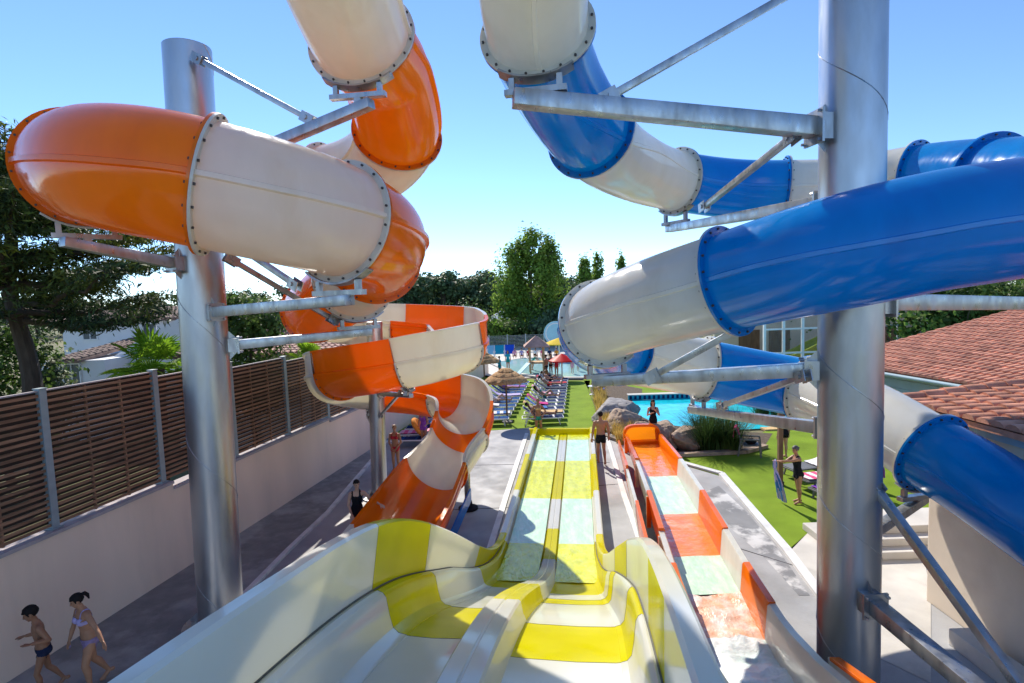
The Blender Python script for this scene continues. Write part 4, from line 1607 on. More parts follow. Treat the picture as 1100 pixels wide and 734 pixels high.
# ------------------------------------------------------------------ foliage
def leaves_mesh(name, pts, nrm, size, mt, parent, rng, elong=1.0, svar=0.4, wid=0.62):
    """one rhombus-like leaf per point"""
    n = len(pts)
    rnd = rng.normal(size=(n, 3))
    nrm = nrm + 0.001
    nrm = nrm / np.linalg.norm(nrm, axis=1, keepdims=True)
    a = np.cross(nrm, rnd)
    a /= np.linalg.norm(a, axis=1, keepdims=True) + 1e-9
    b = np.cross(nrm, a)
    s = size * (1 + svar * rng.uniform(-1, 1, size=(n, 1)))
    fold = nrm * s * 0.18
    v = np.empty((n, 4, 3))
    v[:, 0] = pts + a * s * elong
    v[:, 1] = pts + b * s * wid + fold
    v[:, 2] = pts - a * s * elong
    v[:, 3] = pts - b * s * wid + fold
    me = bpy.data.meshes.new(name)
    org = ORG.get(parent.name, Vector((0, 0, 0))) if parent else Vector((0, 0, 0))
    v = (v - np.array(org)).reshape(-1, 3)
    me.vertices.add(4 * n)
    me.vertices.foreach_set('co', v.ravel())
    me.loops.add(4 * n)
    me.loops.foreach_set('vertex_index', np.arange(4 * n))
    me.polygons.add(n)
    me.polygons.foreach_set('loop_start', np.arange(n) * 4)
    me.materials.append(mt)
    me.update(calc_edges=True)
    me.validate()
    o = bpy.data.objects.new(name, me)
    COL.objects.link(o)
    if parent:
        o.parent = parent
    return o


def cloud(rng, blobs, n, clumps=22, tight=0.30, up=0.35, shell=0.45):
    """points in clumps spread over the blobs; blobs: (centre, radii)"""
    vol = np.array([(b[1][0] * b[1][1] * b[1][2]) ** (2 / 3.) for b in blobs])
    cnt = np.maximum(1, (vol / vol.sum() * n)).astype(int)
    P_, N_ = [], []
    for (c, r_), k in zip(blobs, cnt):
        c, r_ = np.array(c, float), np.array(r_, float)
        nc = clumps
        d = rng.normal(size=(nc, 3))
        d /= np.linalg.norm(d, axis=1, keepdims=True)
        rad = rng.uniform(shell, 1.0, size=(nc, 1)) ** 0.7
        cc = d * rad
        wgt = rng.uniform(0.4, 1.0, nc)
        idx = rng.choice(nc, size=k, p=wgt / wgt.sum())
        q = cc[idx] + rng.normal(size=(k, 3)) * tight * rng.uniform(0.5, 1.1, size=(nc, 1))[idx]
        P_.append(c + q * r_)
        nn = q + np.array([0, 0, up]) + rng.normal(size=(k, 3)) * 0.6
        N_.append(nn)
    return np.concatenate(P_), np.concatenate(N_)


def limb(mb, a, b, r0, r1, rng, sag=0.0, n=6, wob=0.06):
    a, b = Vector(a), Vector(b)
    L_ = (b - a).length
    pts, rad = [], []
    for k in range(n + 1):
        u = k / n
        p = a.lerp(b, u) + Vector(rng.normal(size=3)) * (wob * L_ * 0.35 * math.sin(math.pi * u))
        p.z -= sag * L_ * math.sin(math.pi * u)
        pts.append(p)
        rad.append(r0 + (r1 - r0) * u)
    mb.tube(pts, rad, 8)
    return pts


def tree(name, label, cat, base, height, width, blobs, n, size, leafm, barkm, trunk_r, seed, group=None, split=0.35, limbs=9, elong=1.0, clumps=22, tight=0.3, shell=0.45):
    rng = np.random.default_rng(seed)
    base = Vector((base[0], base[1], 0))
    t = thing(name, label, cat, base, group)
    m = MB()
    top = base + Vector((rng.normal() * 0.1, rng.normal() * 0.1, height * 0.85))
    pts = limb(m, base - Vector((0, 0, 0.1)), top, trunk_r, trunk_r * 0.25, rng, n=10, wob=0.03)
    bl = []
    for c, r_ in blobs:
        bl.append((np.array(base) + np.array(c), r_))
    for k in range(limbs):
        c, r_ = bl[k % len(bl)]
        st_ = pts[min(9, max(2, int(10 * min(0.9, max(split, (c[2] - r_[2] * 0.6) / (height * 0.9))))))]
        tgt = Vector(c) + Vector((rng.normal() * r_[0] * 0.5, rng.normal() * r_[1] * 0.5, rng.normal() * r_[2] * 0.35))
        lp = limb(m, st_, tgt, trunk_r * 0.4, trunk_r * 0.08, rng)
        for q in range(2):
            limb(m, lp[3 + q], Vector(lp[4]) + Vector(rng.normal(size=3)) * max(r_) * 0.5, trunk_r * 0.14, trunk_r * 0.04, rng, n=3)
    m.build('trunk', barkm, t)
    p, nn = cloud(rng, bl, n, clumps=clumps, tight=tight, shell=shell)
    keep = p[:, 2] > 0.05
    leaves_mesh('crown', p[keep], nn[keep], size, leafm, t, rng, elong)
    return t


# the big dark cypress on the left
rng = np.random.default_rng(11)
cb = P(38, 420, 17.5)
cb.z = 0
cy = thing('cypress_tree', 'large dark cypress with wide flat boughs rising behind the fence on the left', 'tree', cb)
m = MB()
tp = limb(m, cb - Vector((0, 0, 0.2)), cb + Vector((-0.6, 0.2, 11.6)), 0.36, 0.08, rng, n=14, wob=0.02)
PP, NN = [], []
for k in range(34):
    z = 6.5 + 4.9 * (k / 34.0) + rng.uniform(-0.2, 0.2)
    reach = (5.6 - 0.75 * (z - 6.5)) * rng.uniform(0.72, 1.08)
    az = k * 2.399 + rng.uniform(-0.3, 0.3)
    a = Vector((cb.x - 0.05 * (z - 5), cb.y, z - 0.8))
    b = a + Vector((math.cos(az) * reach, math.sin(az) * reach, rng.uniform(0.2, 1.0) - (0.3 if z < 7.5 else 0)))
    lp = limb(m, a, b, 0.11, 0.02, rng, sag=0.06, n=7)
    for j in range(2, 8):
        u = j / 7.0
        for q in range(3):
            side = Vector((-math.sin(az), math.cos(az), 0)) * rng.normal() * 0.55 * (0.45 + 0.7 * math.sin(math.pi * min(1, u * 0.9)))
            c = np.array(lp[j] + side + Vector((0, 0, 0.06 + rng.uniform(-0.12, 0.16))))
            kk = 95
            off = rng.normal(size=(kk, 3)) * np.array([0.34, 0.34, 0.09])
            PP.append(c + off)
            NN.append(off * np.array([1, 1, 2]) + np.array([0, 0, 0.5]) + rng.normal(size=(kk, 3)) * 0.45)
m.build('trunk', M['bark'], cy)
PP, NN = np.concatenate(PP), np.concatenate(NN)
leaves_mesh('crown', PP, NN, 0.058, M['leaf_cedar'], cy, rng, 2.2, wid=0.42)

bp_ = P(46, 425, 20)
tree('olive_shrub', 'silvery green olive bush below the cypress boughs', 'shrub', bp_, 3.4, 3, [((0, 0, 2.9), (0.85, 0.8, 0.85)), ((0.35, 0, 3.6), (0.5, 0.5, 0.5)), ((-0.6, -0.3, 2.3), (0.7, 0.7, 0.8)), ((0.4, -0.2, 2.2), (0.6, .6, .7))], 4400, 0.075, M['leaf_olive'], M['bark'], 0.09, 21)
bp_ = P(2, 420, 19)
tree('broadleaf_tree', 'shady green tree at the left edge of the picture under the cypress', 'tree', bp_, 5.5, 4, [((0, 0, 3.2), (1.8, 1.8, 2.0)), ((-1, 0.5, 4.6), (1.6, 1.6, 1.2)), ((0.6, -.4, 2.0), (1.2, 1.2, 1.2))], 6000, 0.10, M['leaf_green'], M['bark'], 0.14, 22)
bp_ = P(268, 400, 21)
tree('broadleaf_tree', 'dense green tree just right of the tall steel column, behind the fence', 'tree', bp_, 5.8, 4, [((0, 0, 4.0), (1.15, 1.2, 1.7)), ((0.6, 0, 5.2), (0.7, 0.8, 0.8)), ((-0.4, 0, 5.6), (0.8, 0.8, 0.9)), ((0.2, -.2, 2.8), (1.2, 1.2, 1.0))], 8000, 0.085, M['leaf_green'], M['bark'], 0.12, 23)
for i, (px, Y, zt, lab) in enumerate([(330, 40, 6.8, 'rounded green tree behind the pink tiled roof'), (286, 46, 7.2, 'green tree behind the pink roofed house, nearer the tall column'),
                                      (372, 48, 6.9, 'low green tree behind the orange coil and the slender column'), (232, 44, 7.6, 'green tree hidden behind the tall steel column')]):
    bp_ = P(px, 380, Y)
    tree('broadleaf_tree', lab, 'tree', bp_, zt, 5, [((0, 0, zt * 0.62), (2.6, 2.4, zt * 0.33)), ((1.3, 0, zt * 0.5), (1.9, 1.8, 1.7)), ((-1.4, 0.2, zt * 0.55), (1.8, 1.8, 1.8)), ((0, 0, 1.8), (2.4, 2, 1.6))], 6500, 0.15,
         M['leaf_green'], M['bark'], 0.18, 30 + i, group='trees behind the houses')


# fan palms
def palm(label, c, n, rlen, seed, trunk_h):
    rng = np.random.default_rng(seed)
    base = Vector((c.x, c.y, 0))
    t = thing('fan_palm', label, 'palm', base)
    m = MB()
    pts, rad = [], []
    for k in range(9):
        pts.append(base + Vector((0.02 * k, 0, (c.z) * k / 8)))
        rad.append(0.17 + 0.03 * (k % 2))
    m.tube(pts, rad, 10)
    m.build('trunk', M['bark'], t)
    f = MB()
    for i in range(n):
        az = i * 2.399
        el = R(rng.uniform(-8, 80) if i > n * 0.3 else rng.uniform(-10, 16))
        d = Vector((math.cos(az) * math.cos(el), math.sin(az) * math.cos(el), math.sin(el)))
        L_ = rlen * rng.uniform(0.75, 1.05)
        hub = c + d * L_ * 0.5 - Vector((0, 0, 0.06))
        f.tube([c - Vector((0, 0, 0.1)), c + d * L_ * 0.26, hub], [0.022, 0.016, 0.012], 5)
        side = d.cross(Vector((0, 0, 1))).normalized()
        upn = side.cross(d).normalized()
        nb = 17
        for k in range(nb):
            a = R(-105 + 210 * k / (nb - 1))
            dd = (d * math.cos(a) + side * math.sin(a)).normalized()
            bl = L_ * (0.62 - 0.16 * abs(a) / R(105)) * rng.uniform(0.9, 1.08)
            w_ = bl * 0.055
            tip = hub + dd * bl - Vector((0, 0, bl * 0.14 * rng.uniform(0.4, 1.6))) + upn * bl * 0.12
            mid = hub + dd * bl * 0.55 + upn * bl * 0.10
            sd_ = dd.cross(upn).normalized() * w_
            f.add([hub, mid + sd_ + upn * w_ * 0.4, tip, mid - sd_ + upn * w_ * 0.4, mid - upn * w_ * 0.5], [(0, 1, 2, 4), (0, 4, 2, 3)])
    f.build('crown', M['leaf_palm'], t, smooth=False)


palm('bright green fan palm showing above the fence left of the tall column', P(164, 396, 16.5), 28, 1.40, 5, 3)
palm('small fan palm above the fence below the pink tiled roof', P(334, 388, 21.5), 20, 1.1, 6, 3)

# tall poplars and far trees
Yp = 74
pb = P(573, 380, Yp)
hgt = P(573, 246, Yp).z
bl = [((0, 0, hgt * 0.55), (3.6, 3.2, hgt * 0.40)), ((-2.6, 0, hgt * 0.46), (2.4, 2.4, hgt * 0.36)), ((2.6, 0.3, hgt * 0.5), (2.3, 2.4, hgt * 0.38)), ((0.6, -.6, hgt * 0.80), (1.9, 1.9, hgt * 0.19)),
      ((-1.6, 0.3, hgt * 0.74), (1.5, 1.5, hgt * 0.19)), ((2.3, 0.3, hgt * .76), (1.3, 1.4, hgt * .18)), ((0, -0.5, hgt * 0.22), (4.2, 3.0, hgt * 0.18))]
tree('poplar_tree', 'tall bushy poplar standing alone beyond the paddling pool fence', 'tree', pb, hgt, 9, bl, 21000, 0.20, M['leaf_poplar'], M['bark_pale'], 0.4, 41, limbs=14, clumps=60, tight=0.17)
pb = P(598, 380, 84)
tree('poplar_tree', 'darker tree half hidden behind the right side of the tall poplar', 'tree', pb, 9, 8, [((0, 0, 5), (3.6, 3, 3.9)), ((3, 0, 4), (3, 3, 3.2))], 8000, 0.24, M['leaf_pine'], M['bark'], 0.3, 42, clumps=40, tight=0.2)
for i, (px, pyt, Y, wv, lab) in enumerate([(629, 276, 110, 1.5, 'slim far poplar, left of the close pair beside the tall poplar'), (643, 272, 112, 1.35, 'slim far poplar, right of the close pair beside the tall poplar'),
                                           (668, 277, 118, 1.3, 'slim far poplar peeping over the white end of the blue slide')]):
    z = P(px, pyt, Y).z
    tree('poplar_tree', lab, 'tree', P(px, 360, Y), z, 3, [((0, 0, z * 0.55), (wv, wv, z * 0.44)), ((0.2, 0, z * 0.75), (wv * 0.8, wv * 0.8, z * 0.24)), ((-0.2, 0, z * 0.35), (wv, wv, z * 0.3))], 4200, 0.26, M['leaf_poplar'], M['bark_pale'], 0.25, 50 + i, clumps=40, tight=0.2)
for i, (px, Y, zt, wv, lm, lab) in enumerate([(524, 66, 4.0, 2.6, 'leaf_lime', 'bright green shrub beside the orange coil, beyond the pool fence'), (541, 70, 2.8, 2.4, 'leaf_lime', 'low lime green shrub in front of the white pavilion'),
                                              (556, 67, 3.4, 2.2, 'leaf_green', 'round shrub at the foot of the tall poplar'), (505, 72, 5.2, 2.8, 'leaf_green', 'mid green bush between the orange coil and the far wood'),
                                              (480, 84, 5.0, 3.2, 'leaf_lime', 'pale green bush above the rim of the orange coil'), (455, 90, 4.4, 3.0, 'leaf_green', 'bush left of the pale green one above the orange coil'),
                                              (600, 66, 4.2, 2.8, 'leaf_pine', 'dark hedge tree behind the tiled play hut'), (622, 68, 4.6, 3.2, 'leaf_pine', 'dark hedge tree beside the pale cyan disc')]):
    tree('shrub', lab, 'shrub', P(px, 380, Y), zt, wv * 2, [((0, 0, zt * 0.52), (wv, wv * 0.8, zt * 0.46)), ((wv * 0.6, -.3, zt * 0.36), (wv * 0.6, wv * 0.6, zt * 0.34)), ((-wv * 0.6, -.2, zt * 0.4), (wv * 0.6, wv * 0.6, zt * 0.38))], 3800, 0.19, M[lm], M['bark'], 0.12, 60 + i, limbs=5)
for i, (x, y, zt, wv, lab) in enumerate([(24, 30, 6.9, 2.6, 'green tree above the tiled roof at the right edge'), (28.5, 31, 6.6, 2.6, 'farther green tree above the tiled roof beside the right edge'),
                                         (20, 44, 6.6, 3.0, 'green tree behind the glazed pool hall')]):
    tree('broadleaf_tree', lab, 'tree', (x, y), zt, 5, [((0, 0, zt * 0.66), (wv, wv, zt * 0.3)), ((wv * 0.7, 0, zt * 0.6), (wv * .7, wv * .7, zt * .22)), ((-wv * 0.7, 0.2, zt * 0.62), (wv * .7, wv * .7, zt * .24))], 6000, 0.14, M['leaf_green'], M['bark'], 0.2, 80 + i)

# far wood: one mass of pines
rng = np.random.default_rng(3)
PP, NN = [], []
tr = MB()
for k in range(300):
    px = rng.uniform(-60, 1180) if k % 2 else rng.uniform(395, 720)
    Y = rng.uniform(115, 175)
    zt = rng.uniform(8.2, 11.6) + (1.5 if 430 < px < 530 else 0)
    c = P(px, 340, Y)
    wv = rng.uniform(2.4, 3.8)
    for q in range(4):
        cc = np.array([c.x + rng.normal() * wv * 0.6, c.y + rng.normal() * wv * 0.5, zt - 1.8 - abs(rng.normal()) * 2.0])
        kk = 110
        d = rng.normal(size=(kk, 3))
        d /= np.linalg.norm(d, axis=1, keepdims=True)
        d *= rng.uniform(0.5, 1.0, size=(kk, 1))
        PP.append(cc + d * np.array([wv * 0.62, wv * 0.62, 1.5]))
        NN.append(d + np.array([0, 0, 0.5]) + rng.normal(size=(kk, 3)) * 0.4)
    kk = 60
    PP.append(np.array([c.x, c.y, zt * 0.33]) + rng.normal(size=(kk, 3)) * np.array([wv, wv, zt * 0.2]))
    NN.append(rng.normal(size=(kk, 3)))
    tr.tube([Vector((c.x, c.y, -0.1)), Vector((c.x, c.y, zt - 2))], [0.3, 0.15], 6)
wo = leaves_mesh('far_wood', np.concatenate(PP), np.concatenate(NN), 0.42, M['leaf_pine'], None, rng)
tag(wo, 'dark belt of pine wood along the horizon behind the slides', 'wood', kind='stuff')
tk = tr.build('wood_trunks', M['bark'], wo)

# ------------------------------------------------------------------ rocks, ornamental grass, pampas
def rock(label, c, s, seed, mt, rz=0.0):
    bm = bmesh.new()
    bmesh.ops.create_icosphere(bm, subdivisions=5, radius=1.2)
    off = Vector((seed * 3.1, seed * 1.7, seed * 0.9))
    for v in bm.verts:
        p = v.co.copy()
        f = 1 + 0.22 * noise.noise(p * 1.1 + off) + 0.10 * noise.noise(p * 2.7 + off)
        p *= f
        for k in range(16):
            d = Vector((math.sin(seed * 1.3 + k * 2.4), math.cos(seed * 2 + k * 1.37), math.sin(seed * 0.7 + k * 0.83))).normalized()
            lim = 0.74 + 0.10 * math.sin(k * 3.3 + seed)
            q = p.dot(d)
            if q > lim:
                p -= d * (q - lim) * 0.93
        cr = abs(noise.noise(p * 2.1 + off * 2))
        p *= 1 + 0.05 * noise.noise(p * 6 + off) + 0.025 * noise.noise(p * 15 + off) - (0.06 if cr < 0.05 else 0)
        p = Vector((p.x * s[0], p.y * s[1], p.z * s[2]))
        v.co = p
    bmesh.ops.rotate(bm, verts=bm.verts, cent=(0, 0, 0), matrix=Matrix.Rotation(rz, 3, 'Z'))
    me = bpy.data.meshes.new('rock')
    for f in bm.faces:
        f.smooth = True
    bm.to_mesh(me)
    bm.free()
    me.materials.append(mt)
    o = bpy.data.objects.new('rock', me)
    COL.objects.link(o)
    o.location = Vector((c.x, c.y, s[2] * 0.45))
    return tag(o, label, 'rock', 'rocks between the flower bed and the pool')


rock('large grey sloping boulder at the corner of the pool, behind the others', G(662, 452), (1.25, 1.1, 0.85), 9.4, M['rock_grey'], 0.3)
rock('pale flat topped boulder in the flower bed behind the man in dark trunks', G(668, 463), (0.95, 0.85, 0.72), 2.3, M['rock'], 0.8)
rock('brown boulder right behind the orange flume end', G(688, 474), (0.80, 0.7, 0.55), 4.1, M['rock'], 0.2)
rock('sharp brown boulder behind the woman in the black swimsuit', G(716, 478), (0.85, 0.7, 0.72), 5.2, M['rock'], 1.2)
rock('rounded tan boulder beside the pampas clump', G(742, 481), (0.85, 0.75, 0.68), 6.6, M['rock'], 0.5)
rock('low stone underfoot of the woman in the black swimsuit', G(703, 479), (0.55, 0.42, 0.20), 7.7, M['rock'], 0.1)
strip('stone_edging', [(652, 470), (675, 478), (692, 488), (720, 491), (760, 489), (800, 487), (822, 481)], 0.26, M['rock'], 0.05, 0.16)
flat('flower_bed', gp([(636, 408), (690, 418), (688, 446), (760, 462), (830, 466), (820, 482), (760, 488), (700, 488), (655, 469), (634, 420)]), 0.011, M['soil'])


def blades(name, pts, nper, length, width, spread, mt, rng, parent=None, droop=0.5):
    org = ORG.get(parent.name, Vector((0, 0, 0))) if parent else Vector((0, 0, 0))
    m = MB()
    for c in pts:
        for k in range(nper):
            az = rng.uniform(0, 2 * math.pi)
            L_ = length * rng.uniform(0.55, 1.1)
            lean = rng.uniform(0.05, spread)
            d = Vector((math.cos(az), math.sin(az), 0))
            b = Vector(c) + d * rng.uniform(0, 0.15 * length)
            side = Vector((-d.y, d.x, 0)) * width
            prev = None
            vs = []
            for j in range(5):
                u = j / 4
                p = b + d * (lean * L_ * u ** 1.5) + Vector((0, 0, L_ * (u - droop * lean * u * u)))
                vs += [p - side * (1 - u * 0.85), p + side * (1 - u * 0.85)]
            m.add(vs, [(2 * j, 2 * j + 1, 2 * j + 3, 2 * j + 2) for j in range(4)])
    return m.build(name, mt, parent, weld=False)


rng = np.random.default_rng(8)
sp = []
for k in range(60):
    u = k / 60.0
    px = 638 + 12 * u + rng.uniform(-3, 9)
    py = 412 + 54 * u
    sp.append(G(px, py))
for k in range(16):
    sp.append(G(660 + rng.uniform(-4, 26), 470 + rng.uniform(-6, 8)))
tag(blades('ornamental_grass', sp, 46, 0.75, 0.016, 0.6, M['grass_gold'], rng), 'golden ornamental grass filling the flower bed by the boulders', 'grass', kind='stuff')
sp = [G(668 + 2.2 * k + rng.uniform(-3, 3), 474 + 0.7 * k) for k in range(14)]
tag(blades('bedding_plants', sp, 60, 0.35, 0.02, 0.8, M['leaf_lime'], rng), 'low green bedding plants along the stone edging', 'plants', kind='stuff')
pc = G(772, 484)
pam = thing('pampas_clump', 'big dark green clump of long arching grass between boulder and grey chair', 'plant', pc)
blades('leaves', [pc + Vector((rng.normal() * 0.42, rng.normal() * 0.35, 0)) for k in range(14)], 150, 1.75, 0.014, 0.95, M['grass_dark'], rng, pam, 0.42)
stm = MB()
for k in range(10):
    p = pc + Vector((rng.normal() * 0.3, rng.normal() * 0.3, 0))
    stm.tube([p, p + Vector((rng.normal() * 0.05, 0, 0.5)), p + Vector((rng.normal() * 0.2, 0, 1.1))], [0.03, 0.02, 0.01], 6)
stm.build('stem', M['grass_dark'], pam)
pc2 = G(822, 447)
pm2 = thing('pampas_clump', 'spiky green plant by the far pool side below the blue tube', 'plant', pc2)
blades('leaves', [pc2 + Vector((rng.normal() * 0.3, rng.normal() * 0.25, 0)) for k in range(6)], 90, 1.2, 0.014, 0.9, M['grass_dark'], rng, pm2, 0.42)
# ================================================================== loungers, parasols, pool furniture
def lounger_proto(stripe, frame_m, label, group, loc, rz, back=38):
    t = thing('sun_lounger', label, 'sun lounger', loc, group, rz)
    ORG[t.name] = Vector((0, 0, 0))
    fm = MB()
    zs = 0.36
    hb = Vector((-0.30, 0, zs))
    bd = Vector((-math.cos(R(back)), 0, math.sin(R(back))))
    for sy in (-1, 1):
        fm.beam((-0.95, sy * 0.31, zs - 0.04), (0.98, sy * 0.31, zs - 0.04), 0.04, 0.05)
        fm.beam(hb + Vector((0, sy * 0.30, 0)), hb + Vector((0, sy * 0.30, 0)) + bd * 0.74, 0.035, 0.035)
    for x in (-0.95, -0.3, 0.3, 0.97):
        fm.beam((x, -0.31, zs - 0.045), (x, 0.31, zs - 0.045), 0.04, 0.04)
    fm.beam(hb + bd * 0.74 + Vector((0, -0.31, 0)), hb + bd * 0.74 + Vector((0, 0.31, 0)), 0.04, 0.04)
    fm.build('frame', frame_m, t, bevel=0.006)
    for sx in (-0.72, 0.72):
        for sy in (-1, 1):
            lm = MB()
            lm.beam((sx, sy * 0.31, zs - 0.05), (sx * 1.12, sy * 0.33, 0.0), 0.045, 0.045, up=Vector((0, 1, 0)))
            lm.build('leg', frame_m, t)
    sm, bk = MB(), MB()
    ns = 13
    for k in range(ns):
        u0, u1 = k / ns, (k + 0.93) / ns
        x0, x1 = -0.28 + 1.24 * u0, -0.28 + 1.24 * u1
        sm.box(((x0 + x1) / 2, 0, zs - 0.008 - 0.012 * math.sin(math.pi * u0)), (x1 - x0, 0.58, 0.016), mi=1 if k % 6 == 2 else 0)
    ns = 8
    for k in range(ns):
        a, b = hb + bd * (0.02 + 0.70 * k / ns), hb + bd * (0.02 + 0.70 * (k + 0.93) / ns)
        bk.beam(a, b, 0.58, 0.016, mi=1 if k % 6 == 3 else 0)
    sm.build('seat', stripe, t, smooth=False)
    bk.build('backrest', stripe, t, smooth=False)
    return t


ORD = ['nearest', 'second', 'third', 'fourth', 'fifth', 'sixth', 'seventh', 'eighth', 'ninth', 'tenth', 'eleventh', 'twelfth', 'thirteenth', 'fourteenth']


def lounger_row(stripe, frame_m, text, group, spots):
    proto = None
    out = []
    for i, (x, y, a) in enumerate(spots):
        lab = text % ORD[i]
        if proto is None:
            proto = lounger_proto(stripe, frame_m, lab, group, (x, y, 0.004), a)
            o = proto
        else:
            o = copy_tree(proto)
            o.location = (x, y, 0.004)
            o.rotation_euler = (0, 0, a)
            o['label'] = lab
        out.append(o)
    return out


rowB = lounger_row([M['navy'], M['white_t']], M['white_plastic'], 'navy and white striped lounger, %s from the yellow slide in its row', 'striped loungers on the turf',
                   [(1.32 + 0.122 * (d - 26), d, R(random.uniform(-4, 4))) for d in [25.9 + 0.98 * k for k in range(13)]])
rowA = lounger_row([M['navy2'], M['navy']], M['white_plastic'], 'blue mesh lounger, %s from the deck in the row behind the orange coil', 'blue loungers beside the thatched parasols',
                   [(-1.25 + 0.122 * (d - 26), d, R(random.uniform(-4, 4))) for d in [26.0 + 0.98 * k for k in range(12)]])
rowC = lounger_row([M['navy'], M['navy2']], M['white_plastic'], 'dark blue lounger, %s from the red bikini in the row along the beige wall', 'loungers along the beige wall',
                   [(-4.15 + 0.10 * (d - 22), d, R(180 + random.uniform(-4, 4))) for d in [22.6 + 1.0 * k for k in range(6)]])
rowD = lounger_row([M['chair_grey'], M['chair_grey']], M['chair_grey'], 'grey resin lounger, %s from the steps in the row behind the thick column', 'grey loungers on the turf behind the thick column',
                   [(9.25 + 0.1 * k, 15.3 + 1.05 * k, R(180 + 12)) for k in range(3)])


def towel(label, cat, pts, w_, mt, group=None, cat2=None, mt2=None, hang=False):
    """cloth following the centre line pts, w_ wide along the local y of each bend"""
    m = MB()
    pts = [Vector(p) for p in pts]
    cur = [Vector(q) for sp in crom([tuple(p) for p in pts], 5) for q in sp[:-1]] + [pts[-1]]
    vs = []
    n = 9
    for i, p in enumerate(cur):
        t = (cur[min(i + 1, len(cur) - 1)] - cur[max(i - 1, 0)]).normalized()
        s = t.cross(Vector((0, 0, 1)))
        if s.length < 1e-3:
            s = Vector((0, 1, 0))
        s.normalize()
        nn = s.cross(t)
        for sg in (1, -1):
            for k in range(n):
                u = (k / (n - 1) - 0.5) * sg
                wv = (0.07 if hang else 0.02) * noise.noise(Vector((u * (9 if hang else 6), i * (0.12 if hang else 0.5), p.y)))
                wd_ = w_ * (0.45 + 0.55 * min(1, i / len(cur) * 1.6)) if hang else w_
                vs.append(p + s * (u * wd_) + nn * (wv + 0.008 * sg))
    k2 = 2 * n
    fs, mi = [], []
    for i in range(len(cur) - 1):
        for k in range(k2):
            fs.append((i * k2 + k, i * k2 + (k + 1) % k2, (i + 1) * k2 + (k + 1) % k2, (i + 1) * k2 + k))
    fs += [tuple(range(k2)), tuple((len(cur) - 1) * k2 + k for k in range(k2))]
    m.add(vs, fs)
    if mt2:
        m.m = [1 if ((noise.noise(Vector(((i % k2) * 0.5, (i // k2) * 0.22, 3.3))) > 0.02) if hang else ((i // k2) % 4 < 2)) else 0 for i in range(len(m.f))]
    o = m.build('towel', [mt] + ([mt2] if mt2 else []), None, angle=60)
    return tag(o, label, cat, group)


def towel_on(lo, label, mt, u0=0.0, full=False, mt2=None):
    """towel over the backrest (and seat) of a lounger"""
    a = lo.rotation_euler.z
    rot = Matrix.Rotation(a, 3, 'Z')
    c = Vector(lo.location)
    bd = Vector((-math.cos(R(38)), 0, math.sin(R(38))))
    hb = Vector((-0.30, 0, 0.39))
    loc = [hb + bd * 0.8 + Vector((-0.07, 0, -0.3)), hb + bd * 0.80 + Vector((-0.02, 0, 0.01)), hb + bd * 0.5, hb + bd * 0.12 + Vector((0.01, 0, 0.0)), Vector((0.1, 0, 0.385))]
    if full:
        loc += [Vector((0.5, 0, 0.385)), Vector((0.92, 0, 0.39))]
    return towel(label, 'towel', [c + rot @ p for p in loc], 0.56, mt, 'towels on the loungers', mt2=mt2)


towel_on(rowB[3], 'magenta towel over a striped lounger beyond the standing bikini woman', M['magenta'])
towel_on(rowB[6], 'rose towel over a far striped lounger', M['rose'])
towel_on(rowB[1], 'tan towel spread along a striped lounger near the yellow slide', M['tan'], full=True)
towel_on(rowC[1], 'pink towel hanging over a lounger by the beige wall', M['pink'], full=True, mt2=M['rose'])
towel_on(rowC[3], 'lilac patterned towel on a lounger by the beige wall', M['lilac'], mt2=M['pink'])
towel_on(rowA[6], 'lilac towel on a blue lounger under the nearer thatched parasol', M['lilac'], full=True)
towel_on(rowA[3], 'white towel on a blue lounger behind the orange flume', M['white_t'])
towel_on(rowD[0], 'purple towel on the grey lounger closest to the steps', M['purple'], full=True)
towel_on(rowD[1], 'pink and white striped towel on a grey lounger behind the thick column', M['pink'], full=True, mt2=M['white_t'])
towel_on(rowD[2], 'white towel rolled over the farthest grey lounger behind the thick column', M['white_t'])
towel_on(rowB[8], 'navy towel spread on a far striped lounger', M['navy_s'], full=True)
towel_on(rowB[10], 'red towel on a striped lounger close to the paddling pool', M['redb'], full=True)
towel_on(rowB[2], 'dark blue towel hung over the back of a striped lounger', M['blue_t'])
towel_on(rowA[1], 'blue and white striped towel on a blue lounger behind the orange coil', M['blue_t'], full=True, mt2=M['white_t'])
towel_on(rowA[9], 'purple towel on a far blue lounger by the paddling pool', M['purple'], full=True)
# swim ring leaning on the wall-side loungers
m = MB()
c0 = Vector(rowC[0].location) + Vector((0.1, 0.3, 0.72))
rg = [(0.36 + 0.11 * math.cos(2 * math.pi * k / 10), 0.11 * math.sin(2 * math.pi * k / 10)) for k in range(11)]
m.lathe((0, 0, 0), rg, 28)
rt = Matrix.Rotation(R(55), 3, 'Y')
m.v = [rt @ v + c0 for v in m.v]
tag(m.build('swim_ring', M['orange_t'], None), 'inflated orange swim ring lying on a lounger by the beige wall', 'swim ring')


